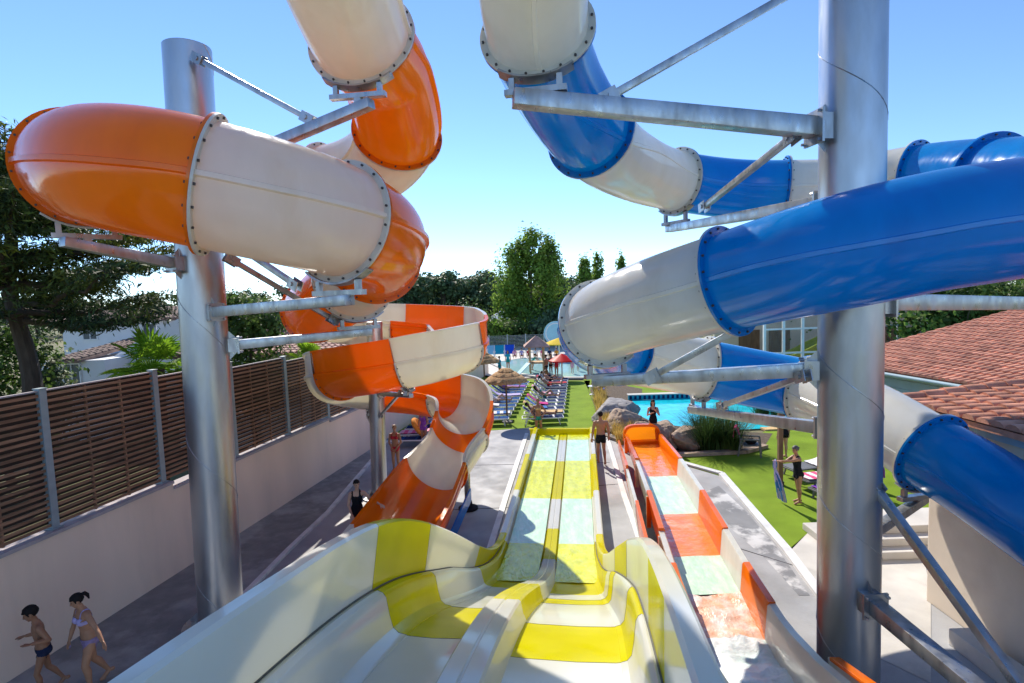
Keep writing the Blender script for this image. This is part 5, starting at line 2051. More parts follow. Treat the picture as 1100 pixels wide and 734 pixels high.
def parasol(label, base, rad, zt, seed, tiers=2):
    t = thing('thatched_parasol', label, 'parasol', base, 'thatched parasols')
    m = MB()
    m.tube([base, base + Vector((0, 0, zt - 0.05))], 0.045, 10)
    m.build('pole', M['wood'], t)
    m = MB()
    m.lathe(base, [(0.26, 0.005), (0.26, 0.08), (0.08, 0.12)], 20)
    m.build('base', M['rock_grey'], t)
    m = MB()
    rg = random.Random(seed)
    # tiers of thatch with a frayed hem
    for (r0, z0, r1, z1) in ((rad, zt - 0.56, rad * 0.50, zt - 0.24), (rad * 0.68, zt - 0.33, rad * 0.26, zt - 0.10), (rad * 0.38, zt - 0.14, 0.03, zt + 0.05)):
        n = 64
        vs = []
        for k in range(n):
            a = 2 * math.pi * k / n
            j = rg.uniform(-0.05, 0.03)
            d = Vector((math.cos(a), math.sin(a), 0))
            vs += [base + d * (r0 - 0.06) + Vector((0, 0, z0 - 0.04)), base + d * (r0 + j) + Vector((0, 0, z0 - 0.05 + j)), base + d * (r0 * 0.98) + Vector((0, 0, z0 + 0.05)), base + d * ((r0 + r1) / 2) + Vector((0, 0, (z0 + z1) / 2 + 0.07 + j * .3)), base + d * r1 + Vector((0, 0, z1))]
        fs = [(5 * k + q, 5 * ((k + 1) % n) + q, 5 * ((k + 1) % n) + q + 1, 5 * k + q + 1) for k in range(n) for q in range(4)]
        m.add(vs, fs)
    for k in range(9):
        a = 2 * math.pi * k / 9
        d = Vector((math.cos(a), math.sin(a), 0))
        m.beam(base + d * 0.05 + Vector((0, 0, zt - 0.12)), base + d * rad * 0.95 + Vector((0, 0, zt - 0.58)), 0.025, 0.025, mi=1)
    m.build('canopy', [M['thatch'], M['wood']], t, angle=50)
    return t


parasol('nearer thatched parasol with two tiers, standing between the two lounger rows', G(545, 454), 1.03, 2.58, 3)
parasol('farther thatched parasol partly behind the orange coil', G(521, 422), 1.0, 2.55, 4)


def cloth_parasol(label, base, rad, zt, mt, sag=0.45):
    t = thing('parasol', label, 'parasol', base)
    m = MB()
    m.tube([base, base + Vector((0, 0, zt))], 0.05, 8)
    m.build('pole', M['white_paint'], t)
    m = MB()
    vs = []
    n = 8
    for r_, z in ((rad, zt - sag), (rad * 0.99, zt - sag + 0.07), (rad * 0.5, zt - sag * 0.35), (0.03, zt + 0.04)):
        for k in range(n * 3):
            a = 2 * math.pi * k / (n * 3)
            rr = r_ * (1.0 if k % 3 == 0 else 0.95)
            vs.append(base + Vector((rr * math.cos(a), rr * math.sin(a), z)))
    q = n * 3
    m.add(vs, [(j * q + k, j * q + (k + 1) % q, (j + 1) * q + (k + 1) % q, (j + 1) * q + k) for j in range(3) for k in range(q)])
    m.build('canopy', mt, t, angle=20)
    return t


cloth_parasol('red fibreglass mushroom shade standing in the paddling pool', G(604, 407, 0.1), 0.95, 1.75, M['red_gel'], 0.5)
cloth_parasol('sandy yellow parasol behind the paddling pool', G(601, 388, 0.0), 1.45, 2.1, M['yellow_c'], 0.55)

# play hut in the paddling pool
hb = G(577, 400, 0.1)
hut = thing('play_hut', 'play hut with pinkish tiled roof on timber posts in the paddling pool', 'play hut', hb)
zr_ = 2.15
hw = 0.66
for sx in (-1, 1):
    for sy in (-1, 1):
        m = MB()
        m.box(hb + Vector((sx * hw * 0.8, sy * hw * 0.8, zr_ / 2)), (0.13, 0.13, zr_))
        m.build('post', M['wood_pale'], hut, smooth=False)
m = MB()
m.box(hb + Vector((0, 0, 0.78)), (hw * 1.9, hw * 1.9, 0.1))
m.build('platform', M['wood_pale'], hut, smooth=False)
m = MB()
for sx in (-1, 1):
    for z in (1.0, 1.2, 1.4):
        m.box(hb + Vector((sx * hw * 0.8, 0, z)), (0.04, hw * 1.5, 0.10))
m.build('railing', M['wood'], hut, smooth=False)
m = MB()
for k in range(7):
    u = k / 7.0
    r0, r1 = 0.94 * (1 - u) + 0.04, 0.94 * (1 - u - 1 / 7.0) + 0.04
    z0, z1 = zr_ - 0.08 + 0.78 * u, zr_ - 0.08 + 0.78 * (u + 1 / 7.0)
    a = [hb + Vector((sx * r0, sy * r0, z0)) for sx, sy in ((-1, -1), (1, -1), (1, 1), (-1, 1))]
    b = [hb + Vector((sx * r1, sy * r1, z1)) for sx, sy in ((-1, -1), (1, -1), (1, 1), (-1, 1))]
    lo = [p - Vector((0, 0, 0.06)) for p in a]
    m.add(a + b + lo, [(q, (q + 1) % 4, 4 + (q + 1) % 4, 4 + q) for q in range(4)] + [(8 + q, 8 + (q + 1) % 4, (q + 1) % 4, q) for q in range(4)] + [(11, 10, 9, 8)])
m.build('roof', M['tile_pink'], hut, smooth=False)
m = MB()
pa, pb_ = hb + Vector((-0.66, -0.5, 0.80)), hb + Vector((-1.5, -1.1, 0.05))
m.beam(pa, pb_, 0.5, 0.05)
m.build('ramp', M['cyan_gel'], hut, smooth=False)

# pool safety fence
pf = thing('mesh_fence', 'grey wire mesh safety fence along the far side of the paddling pool', 'fence', P(560, 388, 60))
fx0, fx1, fy = -6.5, 9.5, 61.0
n = 9
for k in range(n):
    x = fx0 + (fx1 - fx0) * k / (n - 1)
    m = MB()
    m.box((x, fy, 0.95), (0.12, 0.12, 1.9))
    m.build('post', M['fence_steel'], pf, smooth=False)
m = MB()
for k in range(12):
    z = 0.12 + 1.65 * k / 11
    m.box(((fx0 + fx1) / 2, fy, z), (fx1 - fx0, 0.02, 0.028))
for k in range(110):
    x = fx0 + (fx1 - fx0) * (k + 0.5) / 110
    m.box((x, fy + 0.02, 0.92), (0.014, 0.014, 1.7))
m.build('mesh_panel', M['fence_steel'], pf, smooth=False)


def deck_chair(label, base, mt, tilt=30):
    t = thing('deck_chair', label, 'deck chair', base, 'deck chairs by the mesh fence')
    m = MB()
    for sx in (-1, 1):
        m.beam(base + Vector((sx * 0.50, -0.55, 0.02)), base + Vector((sx * 0.50, 0.6, 1.06)), 0.05, 0.05)
        m.beam(base + Vector((sx * 0.44, 0.5, 0.02)), base + Vector((sx * 0.44, -0.4, 0.55)), 0.05, 0.05)
    m.build('frame', M['white_plastic'], t, smooth=False)
    m = MB()
    m.beam(base + Vector((0, -0.34, 0.22)), base + Vector((0, 0.15, 0.66)), 0.92, 0.03)
    m.beam(base + Vector((0, 0.15, 0.66)), base + Vector((0, 0.58, 1.06)), 0.92, 0.03)
    m.build('sling', mt, t, smooth=False)


deck_chair('wide turquoise deck chair by the mesh fence', P(537, 391, 57) * 1.0 - Vector((0, 0, P(537, 391, 57).z)), M['turq'])
deck_chair('wide royal blue deck chair by the mesh fence', P(548, 391, 57) - Vector((0, 0, P(548, 391, 57).z)), M['royal'])
deck_chair('wide pale cyan deck chair by the mesh fence', P(526, 391, 57) - Vector((0, 0, P(526, 391, 57).z)), M['cyan_gel'])

# cyan disc sign
cd = P(597, 358, 58)
ds = thing('round_sign', 'pale cyan round panel on a pole behind the white end of the blue slide', 'sign', Vector((cd.x, cd.y, 0)))
m = MB()
m.tube([Vector((cd.x, cd.y + 0.1, 0)), Vector((cd.x, cd.y + 0.1, cd.z))], 0.07, 10)
m.build('pole', M['galv'], ds)
m = MB()
m.tube([cd + Vector((0, 0.05, 0)), cd - Vector((0, 0.05, 0))], 1.25, 40)
m.tube([cd - Vector((0, 0.052, 0)), cd - Vector((0, 0.06, 0))], 1.08, 40, mi=1)
m.tube([cd - Vector((0, 0.062, 0)), cd - Vector((0, 0.07, 0))], 0.98, 40)
m.build('panel', [M['cyan_gel'], M['white_paint']], ds)

# grey resin armchair with pink towel
cc = G(806, 489)
ch = thing('garden_armchair', 'grey resin armchair beside the pampas clump with a pink towel over its back', 'chair', cc)
rz = Matrix.Rotation(R(-25), 3, 'Z')
L3 = lambda x, y, z: cc + rz @ Vector((x, y, z))
m = MB()
m.beam(L3(-0.22, 0, 0.38), L3(0.28, 0, 0.42), 0.52, 0.04)
m.build('seat', M['chair_grey'], ch, smooth=False)
m = MB()
for k in range(6):
    y = -0.22 + 0.088 * k
    m.beam(L3(-0.23, y, 0.40), L3(-0.48, y, 0.98), 0.055, 0.025)
m.beam(L3(-0.48, -0.26, 0.98), L3(-0.48, 0.26, 0.98), 0.05, 0.06)
m.build('backrest', M['chair_grey'], ch, smooth=False)
for sy in (-1, 1):
    m = MB()
    m.beam(L3(-0.34, sy * 0.29, 0.62), L3(0.32, sy * 0.29, 0.64), 0.06, 0.04)
    m.build('armrest', M['chair_grey'], ch, smooth=False)
    for x0, x1 in ((0.30, 0.36), (-0.30, -0.40)):
        m = MB()
        m.beam(L3(x0, sy * 0.29, 0.62), L3(x1, sy * 0.30, 0), 0.05, 0.05, up=Vector((0, 1, 0)))
        m.build('leg', M['chair_grey'], ch, smooth=False)
towel('pink towel hung over the back of the grey armchair', 'towel', [L3(-0.56, 0, 0.66), L3(-0.52, 0, 1.02), L3(-0.46, 0, 1.03), L3(-0.36, 0, 0.74)], 0.44, M['pink'])
m = MB()
m.ball(L3(0.02, 0, 0.51), (0.20, 0.16, 0.10), 16, 10)
m.tube([L3(-0.1, 0, 0.56), L3(0.0, 0.02, 0.72), L3(0.1, 0, 0.56)], 0.012, 6)
tag(m.build('beach_bag', M['black'], None), 'dark beach bag on the seat of the grey armchair', 'bag')

# timber post
pb_ = G(838, 521)
pt = thing('timber_post', 'square timber post with a dark iron shoe standing in the turf by the towel woman', 'post', pb_)
m = MB()
m.box(pb_ + Vector((0, 0, 1.12)), (0.13, 0.13, 2.24))
m.build('shaft', M['wood'], pt, smooth=False, bevel=0.012)
m = MB()
m.box(pb_ + Vector((0, 0, 0.06)), (0.17, 0.17, 0.12))
m.build('shoe', M['bolt'], pt, smooth=False)

# small round table
tb = G(637, 424)
t = thing('side_table', 'small round white table on the turf near the seated child', 'table', tb)
m = MB()
m.lathe(tb, [(0.001, 0.50), (0.30, 0.50), (0.30, 0.53), (0.001, 0.53)], 24)
m.build('top', M['white_plastic'], t)
m = MB()
m.lathe(tb, [(0.22, 0.005), (0.20, 0.03), (0.05, 0.05), (0.035, 0.5)], 16)
m.build('pedestal', M['white_plastic'], t)
sb = G(646, 425)
t = thing('plastic_stool', 'low blue plastic stool under the seated child', 'stool', sb)
m = MB()
m.box(sb + Vector((0, 0, 0.40)), (0.42, 0.42, 0.05))
m.build('seat', M['royal'], t, bevel=0.012)
for sx in (-1, 1):
    for sy in (-1, 1):
        m = MB()
        m.beam(sb + Vector((sx * 0.17, sy * 0.17, 0.39)), sb + Vector((sx * 0.21, sy * 0.21, 0.0)), 0.04, 0.04, up=Vector((0, 1, 0)))
        m.build('leg', M['royal'], t, smooth=False)

# blue splash skirts and posts of the run-out, parts of the orange slide
cl = [P(493, 466, 15.9), P(468, 500, 15.0), P(438, 550, 12.9), P(410, 592, 11.3)]
for sg in (-1, 1):
    m = MB()
    for i in range(1, 3):
        a, b = cl[i], cl[i + 1]
        d = (b - a)
        d.z = 0
        d.normalize()
        s = Vector((-d.y, d.x, 0)) * sg * 0.93
        vs = []
        for p in (a, b):
            for o_ in (0.0, 0.05):
                q = Vector((p.x, p.y, 0)) + s * (1 + o_)
                vs += [q + Vector((0, 0, max(0.02, p.z - 0.95))), q + Vector((0, 0, max(0.26, p.z - 0.62)))]
        m.add(vs, [(0, 1, 5, 4), (2, 6, 7, 3), (1, 3, 7, 5), (0, 4, 6, 2), (0, 2, 3, 1), (4, 5, 7, 6)])
    m.build('splash_skirt', M['blue_gel'], orange, smooth=False)
for (px, py, pyt, Y) in ((503, 547, 503, 15.9), (476, 590, 560, 12.9)):
    g_ = G(px, py)
    m = MB()
    m.tube([g_, Vector((g_.x, g_.y, P(px, pyt, g_.y).z))], 0.09, 14)
    m.lathe(g_, [(0.28, 0.004), (0.28, 0.06), (0.14, 0.10), (0.10, 0.30)], 18, mi=1)
    m.build('leg', [M['galv'], M['black']], orange)


# ================================================================== people
def person(label, loc, rz, h, pose=None, skin='skin_tan', hair='hair_black', style='short', wear=(), female=True, child=False, face=True, vox=0.0085, fingers=True, ground=True, group=None, name='person'):
    ps = dict(spine=(0, 0, 1), chest=None, head=(0, 0.02, 1), look=(0, 1, 0),
              uaL=(-0.16, 0, -1), faL=(-0.08, 0.15, -1), uaR=(0.16, 0, -1), faR=(0.08, 0.15, -1),
              thL=(-0.02, 0.04, -1), shL=(0, -0.05, -1), thR=(0.02, 0.04, -1), shR=(0, -0.05, -1), ftL=(-0.15, 1, -0.12), ftR=(0.15, 1, -0.12), curl=0.5)
    ps.update(pose or {})
    V = lambda k: Vector(ps[k]).normalized()
    m = MB()
    bones = []
    sp = V('spine')
    ch = Vector(ps['chest']).normalized() if ps['chest'] else sp
    pel = Vector((0, 0, 0.52))
    X = Vector((1, 0, 0))
    hs = 1.22 if child else 1.0
    sw = 0.094 if female else 0.106
    if child:
        sw = 0.088

    def ring_loft(rows):
        n = 16
        vs = []
        for c, ax, w_, d_, off in rows:
            fw = ax.cross(X)
            fw = -fw if fw.y < 0 and abs(ax.z) > 0.5 else fw
            fw.normalize()
            for k in range(n):
                a = 2 * math.pi * k / n
                ca, sa = math.cos(a), math.sin(a)
                ca = math.copysign(abs(ca) ** 0.85, ca)
                sa = math.copysign(abs(sa) ** 0.85, sa)
                vs.append(c + X * (w_ * ca) + fw * (d_ * sa + off))
        fs = []
        r_ = len(rows)
        for i in range(r_ - 1):
            for k in range(n):
                k2 = (k + 1) % n
                fs.append((i * n + k, i * n + k2, (i + 1) * n + k2, (i + 1) * n + k))
        fs.append(tuple(reversed(range(n))))
        fs.append(tuple((r_ - 1) * n + k for k in range(n)))
        m.add(vs, fs)
    wst = 0.064 if female else 0.072
    hip = 0.090 if female else 0.083
    if child:
        wst, hip = 0.068, 0.078
    def at(t):
        if t <= 0.12:
            return pel + sp * t
        return pel + sp * 0.12 + ch * (t - 0.12)
    axs = lambda t: sp if t <= 0.1 else ch
    ring_loft([(at(-0.055), sp, 0.055, 0.046, 0.0), (at(-0.03), sp, hip * 0.96, 0.062, -0.004), (at(0.0), sp, hip, 0.066, -0.006), (at(0.05), sp, (hip + wst) / 2 + 0.004, 0.056, 0.0), (at(0.10), sp, wst, 0.049, 0.002),
               (at(0.16), ch, wst + 0.010, 0.054, 0.002), (at(0.215), ch, sw * 0.87, 0.058, 0.0), (at(0.255), ch, sw * 0.95, 0.052, -0.004), (at(0.283), ch, sw * 0.82, 0.040, -0.006), (at(0.302), ch, 0.045, 0.034, -0.006), (at(0.318), ch, 0.031, 0.031, -0.003)])
    bones.append(('torso', at(-0.05), at(0.29), 0.085))
    hd = V('head')
    nb = at(0.30)
    nt_ = at(0.31) + hd * 0.045
    m.tube([nb, nt_], [0.031, 0.028], 12)
    hc = nt_ + hd * (0.055 * hs)
    lk = Vector(ps['look'])
    lk = (lk - hd * lk.dot(hd)).normalized()
    hx = lk.cross(hd).normalized()
    HR = Matrix((hx, lk, hd)).transposed()
    H = lambda x, y, z: hc + HR @ Vector((x * hs, y * hs, z * hs))
    m.ball(H(0, -0.004, 0.010), (0.042 * hs, 0.052 * hs, 0.052 * hs), 18, 12, rot=HR)
    m.ball(H(0, 0.010, -0.030), (0.033 * hs, 0.037 * hs, 0.036 * hs), 16, 10, rot=HR)
    m.ball(H(0, 0.030, -0.056), (0.016 * hs, 0.015 * hs, 0.012 * hs), 10, 8, rot=HR)
    m.tube([H(0, 0.046, 0.004), H(0, 0.056, -0.022), H(0, 0.047, -0.027)], [0.006 * hs, 0.0095 * hs, 0.008 * hs], 8)
    m.ball(H(0, 0.042, -0.041), (0.015 * hs, 0.009 * hs, 0.006 * hs), 10, 6, rot=HR)
    for sx in (-1, 1):
        m.ball(H(sx * 0.043, -0.004, -0.006), (0.006 * hs, 0.012 * hs, 0.017 * hs), 8, 6, rot=HR)
    bones.append(('head', nt_, H(0, 0, 0.05), 0.05))
    if female and not child:
        fw = Vector((0, ch.z, -ch.y)).normalized()
        for sx in (-1, 1):
            m.ball(at(0.205) + X * (sx * 0.042) + fw * 0.043, (0.036, 0.033, 0.036), 14, 10)
    fwp = Vector((0, sp.z, -sp.y)).normalized()
    for sx in (-1, 1):
        m.ball(at(-0.022) + X * (sx * 0.042) - fwp * 0.032, (0.044, 0.042, 0.048), 14, 10)
    low = 1e9
    for sd_, sx in (('L', -1), ('R', 1)):
        sh = at(0.262) + X * (sx * (sw + 0.004))
        ua, fa = V('ua' + sd_), V('fa' + sd_)
        el = sh + ua * 0.165
        wr = el + fa * 0.145
        ar = 1.0 if female else 1.15
        m.ball(sh - Vector((0, 0, 0.004)), 0.031 * ar, 12, 8)
        m.tube([at(0.265) + X * (sx * sw * 0.5), sh], [0.034, 0.030 * ar], 12)
        m.tube([sh, sh.lerp(el, 0.35), el], [0.029 * ar, 0.028 * ar, 0.0205 * ar], 12)
        m.ball(el, 0.0212 * ar, 10, 8)
        m.tube([el, el.lerp(wr, 0.3), wr], [0.0205 * ar, 0.0225 * ar, 0.0145 * ar], 12)
        bones.append(('ua' + sd_, sh, el, 0.027))
        bones.append(('fa' + sd_, el, wr, 0.021))
        bones.append(('fa' + sd_, wr, wr + fa * 0.10, 0.02))
        # hand: palm, four unequal bent fingers, thumb from the side of the palm
        pn = fa.cross(X)
        if pn.length < 0.2:
            pn = fa.cross(Vector((0, 1, 0)))
        pn.normalize()
        side = fa.cross(pn).normalized()       # across the palm
        if side.y < 0:
            side = -side
        pc_ = wr + fa * 0.028
        rot = Matrix((side, pn, fa)).transposed()
        m.ball(pc_, (0.0235, 0.011, 0.034), 12, 8, rot=rot)
        inward = Vector((-sx, 0, 0))
        cd_ = (inward - fa * inward.dot(fa))
        cd_ = cd_.normalized() if cd_.length > 0.1 else pn
        if fingers:
            for q, ln in enumerate((0.036, 0.042, 0.040, 0.032)):
                r0 = wr + fa * 0.052 + side * (0.0175 - 0.0117 * q)
                p1 = r0 + fa * (ln * 0.5) + cd_ * (ln * 0.12 * ps['curl'])
                p2 = p1 + (fa * (1 - 0.5 * ps['curl']) + cd_ * 0.7 * ps['curl']).normalized() * (ln * 0.5)
                m.tube([r0 - fa * 0.012, p1, p2], [0.0062, 0.0058, 0.0046], 8)
            r0 = wr + fa * 0.020 + side * 0.018
            p1 = r0 + (side * 0.8 + fa * 0.7).normalized() * 0.026
            p2 = p1 + (fa * 0.9 + cd_ * 0.4).normalized() * 0.022
            m.tube([wr + fa * 0.016 + side * 0.006, r0, p1, p2], [0.008, 0.0078, 0.0068, 0.0052], 8)
        th, sn = V('th' + sd_), V('sh' + sd_)
        hp = at(-0.012) + X * (sx * 0.045)
        kn = hp + th * 0.245
        an = kn + sn * 0.232
        lg_ = 1.0 if female else 0.95
        if child:
            lg_ = 0.85
        m.tube([hp - th * 0.01, hp + th * 0.06, hp.lerp(kn, 0.6), kn], [0.050 * lg_, 0.052 * lg_, 0.041 * lg_, 0.032 * lg_], 14)
        m.ball(kn, 0.0325 * lg_, 12, 8)
        back = Vector((0, -0.010, 0)) if abs(sn.z) > 0.6 else Vector((0, 0, -0.01))
        m.tube([kn, kn.lerp(an, 0.28) + back, kn.lerp(an, 0.6) + back * 0.5, an], [0.0315 * lg_, 0.0345 * lg_, 0.026 * lg_, 0.0185 * lg_], 14)
        bones.append(('th' + sd_, hp, kn, 0.046))
        bones.append(('sh' + sd_, kn, an, 0.03))
        ft = V('ft' + sd_)
        hl = an + sn * 0.022 - ft * 0.022
        m.ball(an, 0.0205, 10, 8)
        toe = an + ft * 0.105 + sn * 0.018
        m.ball(hl, (0.0215, 0.024, 0.0205), 10, 8)
        m.tube([an + ft * 0.005, an + ft * 0.05 + sn * 0.012, toe], [0.024, 0.0225, 0.014], 10, flat=0.85)
        m.ball(an + ft * 0.082 + sn * 0.02, (0.027, 0.03, 0.013), 10, 8)
        low = min(low, an.z - 0.042, toe.z - 0.014, hl.z - 0.021)
    if not ground:
        low = 0.52 - ps.get('pelz', 0.0)
    for i in range(len(m.v)):
        m.v[i] = (m.v[i] - Vector((0, 0, low))) * h
    bones = [(n_, (a - Vector((0, 0, low))) * h, (b - Vector((0, 0, low))) * h, r_ * h) for n_, a, b, r_ in bones]
    src = m.build('person_raw', M[skin], None)
    md = src.modifiers.new('r', 'REMESH')
    md.mode = 'VOXEL'
    md.voxel_size = vox * h
    sm = src.modifiers.new('s', 'SMOOTH')
    sm.factor = 0.5
    sm.iterations = 3 if vox < 0.012 else 1
    dg = bpy.context.evaluated_depsgraph_get()
    dg.update()
    me = bpy.data.meshes.new_from_object(src.evaluated_get(dg), depsgraph=dg)
    bpy.data.objects.remove(src)
    me.name = 'person'
    me.materials.clear()
    me.materials.append(M[skin])
    me.polygons.foreach_set('use_smooth', [True] * len(me.polygons))
    body = bpy.data.objects.new(name, me)
    COL.objects.link(body)
    body.location = loc
    body.rotation_euler = (0, 0, rz)
    tag(body, label, 'person', group)
    # clothes: the body's own surface in the covered regions, lifted a little off the skin
    co = np.empty(len(me.vertices) * 3)
    me.vertices.foreach_get('co', co)
    co = co.reshape(-1, 3)
    nr = np.empty(len(me.vertices) * 3)
    me.vertices.foreach_get('normal', nr)
    nr = nr.reshape(-1, 3)
    D, T = [], []
    for n_, a, b, r_ in bones:
        a, b = np.array(a), np.array(b)
        ab = b - a
        t = ((co - a) @ ab) / (ab @ ab)
        tc = np.clip(t, 0, 1)
        D.append(np.linalg.norm(co - (a + tc[:, None] * ab), axis=1) / r_)
        T.append(t)
    D, T = np.array(D), np.array(T)
    best = D.argmin(axis=0)
    names_ = [b[0] for b in bones]
    ta = (np.array(at(-0.05)) - np.array([0, 0, low])) * h
    tb_ = (np.array(at(0.29)) - np.array([0, 0, low])) * h
    tors = ((co - ta) @ (tb_ - ta)) / ((tb_ - ta) @ (tb_ - ta)) * 0.34 - 0.05     # in units of height from the pelvis
    isarm = np.array([n_[:2] in ('ua', 'fa') for n_ in names_])[best]
    isleg = np.array([n_[:2] in ('th',) for n_ in names_])[best]
    isshin = np.array([n_[:2] in ('sh',) for n_ in names_])[best]
    ishead = np.array([n_ == 'head' for n_ in names_])[best]
    tl = T[best, np.arange(len(co))]
    lat = np.abs(co[:, 0]) / h
    tor = ~isarm & ~isleg & ~isshin & ~ishead
    # front = along look of the body (+y local); used for straps and low backs
    for wname, wm in wear:
        if wname == 'trunks':
            sel = (tor & (tors < 0.035)) | (isleg & (tl < 0.48))
            nm = 'swim_trunks'
        elif wname == 'briefs':
            sel = (tor & (tors < 0.02)) | (isleg & (tl < 0.22))
            nm = 'swim_briefs'
        elif wname == 'bottom':
            sel = (tor & (tors < 0.012) & (tors > -0.1)) | (isleg & (tl < 0.10) & (tors > -0.06))
            nm = 'bikini_bottom'
        elif wname == 'top':
            sel = tor & (tors > 0.172) & (tors < 0.236) & ~((lat > 0.07) & (tors > 0.215))
            sel |= tor & (tors >= 0.236) & (np.abs(lat - 0.05) < 0.008) & (tors < 0.31)
            nm = 'bikini_top'
        elif wname == 'onepiece':
            sel = (tor & (tors < 0.235) & (tors > -0.1)) | (isleg & (tl < 0.10) & (tors > -0.06))
            sel |= tor & (tors >= 0.235) & (np.abs(lat - 0.055) < 0.014)
            nm = 'swimsuit'
        elif wname == 'shirt':
            sel = (tor & (tors > -0.02) & (tors < 0.30)) | (isarm & (tl < 0.6) & np.array([n_[:2] == 'ua' for n_ in names_])[best])
            nm = 'shirt'
        else:
            continue
        lf = []
        cnt = np.zeros(len(co), bool)
        for p in me.polygons:
            vi = list(p.vertices)
            if sel[vi].sum() >= len(vi) - 1:
                lf.append(vi)
                cnt[vi] = True
        if not lf:
            continue
        idx = np.nonzero(cnt)[0]
        mp = {int(q): i for i, q in enumerate(idx)}
        vs = co[idx] + nr[idx] * (0.0035 * h + 0.002)
        ce = bpy.data.meshes.new(nm)
        ce.from_pydata([tuple(v) for v in vs], [], [[mp[int(q)] for q in f] for f in lf])
        ce.materials.append(wm)
        ce.polygons.foreach_set('use_smooth', [True] * len(ce.polygons))
        co_ = bpy.data.objects.new(nm, ce)
        COL.objects.link(co_)
        co_.parent = body
    # hair
    ORGh = lambda p: (p - Vector((0, 0, low))) * h
    hm = MB()
    hcap = MB()
    n1, m1 = 26, 18
    c_ = Vector((0, -0.006, 0.014))
    rr = Vector((0.0475, 0.058, 0.056))
    vs, fs = [], []
    for j in range(m1 + 1):
        tq = math.pi * j / m1
        for k in range(n1):
            a = 2 * math.pi * k / n1
            w_ = 1 + 0.05 * math.sin(a * 7 + j) + 0.03 * math.sin(a * 13 + j * 2) + 0.06 * noise.noise(Vector((a * 2, j * 0.6, loc[0])))
            vs.append(c_ + Vector((rr.x * math.sin(tq) * math.cos(a) * w_, rr.y * math.sin(tq) * math.sin(a) * w_, rr.z * math.cos(tq))))
    for j in range(m1):
        for k in range(n1):
            k2 = (k + 1) % n1
            q = [j * n1 + k, (j + 1) * n1 + k, (j + 1) * n1 + k2, j * n1 + k2]
            cen = sum((vs[i] for i in q), Vector()) / 4
            lim = 0.024 if cen.y > 0.018 else (-0.012 if cen.y > -0.012 else -0.036)
            if cen.z > lim:
                fs.append(q)
    hcap.add([ORGh(H(v.x, v.y, v.z)) for v in vs], fs)
    if style in ('pony', 'bun', 'long'):
        if style == 'pony':
            pts = [H(0, -0.05, 0.03), H(0, -0.075, 0.028), H(0.004, -0.088, -0.005), H(0.006, -0.085, -0.05)]
            hcap.tube([ORGh(p) for p in pts], [0.014 * h, 0.018 * h, 0.017 * h, 0.006 * h], 10)
        elif style == 'bun':
            hcap.ball(ORGh(H(0, -0.062, 0.012)), 0.021 * h, 12, 8)
        else:
            for sx in (-0.034, -0.017, 0, 0.017, 0.034):
                b0 = -0.040 + abs(sx) * 0.7
                pts = [H(sx, b0, 0.02), H(sx * 1.25, b0 - 0.014, -0.03), H(sx * 1.3, b0 - 0.012, -0.085), H(sx * 1.15, b0 - 0.006, -0.135)]
                hcap.tube([ORGh(p) for p in pts], [0.016 * h, 0.017 * h, 0.015 * h, 0.006 * h], 8)
    ORG[body.name] = Vector((0, 0, 0))
    hcap.build('hair', M[hair], body, angle=60)
    if face:
        for sx in (-1, 1):
            em = MB()
            em.ball(ORGh(H(sx * 0.0175, 0.0435, 0.0)), (0.0062 * h * hs, 0.004 * h * hs, 0.0042 * h * hs), 8, 6)
            em.build('eye', M['eye'], body)
    return body


wk = dict(thL=(-0.02, 0.32, -1), shL=(0, -0.12, -1), thR=(0.02, -0.16, -1), shR=(0, -0.55, -0.9), ftR=(0.1, 0.9, -0.6))
q = P(97, 700, 8.45)
person('woman in a lilac bikini with dark ponytail walking along the beige wall', (q.x, q.y, 0.004), R(150), 1.62,
       dict(wk, uaL=(-0.66, -0.10, -0.72), faL=(-0.80, 0.05, -0.55), uaR=(0.38, 0.12, -0.95), faR=(0.16, 0.28, -1), head=(0.10, 0.30, 1), look=(0.35, 1, -0.35), spine=(0, 0.12, 1)),
       'skin_tan', 'hair_black', 'pony', [('top', M['lilac']), ('bottom', M['flower'])], vox=0.0048)
q = P(46, 700, 8.35)
person('boy in dark swim briefs with short dark hair walking beside the beige wall', (q.x, q.y, 0.004), R(138), 1.46,
       dict(wk, uaR=(0.30, -0.30, -0.95), faR=(0.50, 0.85, -0.10), uaL=(-0.34, -0.42, -0.85), faL=(-0.10, 0.95, 0.20), head=(0.05, 0.34, 1), look=(0.25, 1, -0.5), spine=(0, 0.10, 1)),
       'skin_brown', 'hair_black', 'short', [('briefs', M['navy_s'])], female=False, child=True, vox=0.0052)
q = G(646, 499)
person('bare backed man in dark trunks walking away beside the yellow slide', (q.x, q.y, 0.004), R(2), 1.86,
       dict(thL=(-0.02, 0.22, -1), shL=(0, -0.05, -1), thR=(0.02, -0.12, -1), shR=(0, -0.42, -0.9), ftR=(0.1, 0.9, -0.5), uaL=(-0.26, -0.15, -1), faL=(-0.10, 0.2, -1), uaR=(0.26, 0.12, -1), faR=(0.10, 0.3, -1)),
       'skin_tan', 'hair_black', 'short', [('trunks', M['black'])], female=False, vox=0.0062)
q = G(702, 479)
person('woman in a black swimsuit with long dark hair standing by the boulders', (q.x, q.y, 0.20), R(176), 1.62,
       dict(uaL=(-0.25, 0.25, -0.95), faL=(0.62, 0.45, 0.75), uaR=(0.25, 0.2, -0.95), faR=(-0.45, 0.6, 0.35), thR=(0.0, 0.10, -1), head=(0, 0.12, 1), look=(0, 1, -0.2)),
       'skin_fair', 'hair_black', 'long', [('onepiece', M['black'])], vox=0.0068)
q = G(857, 541)
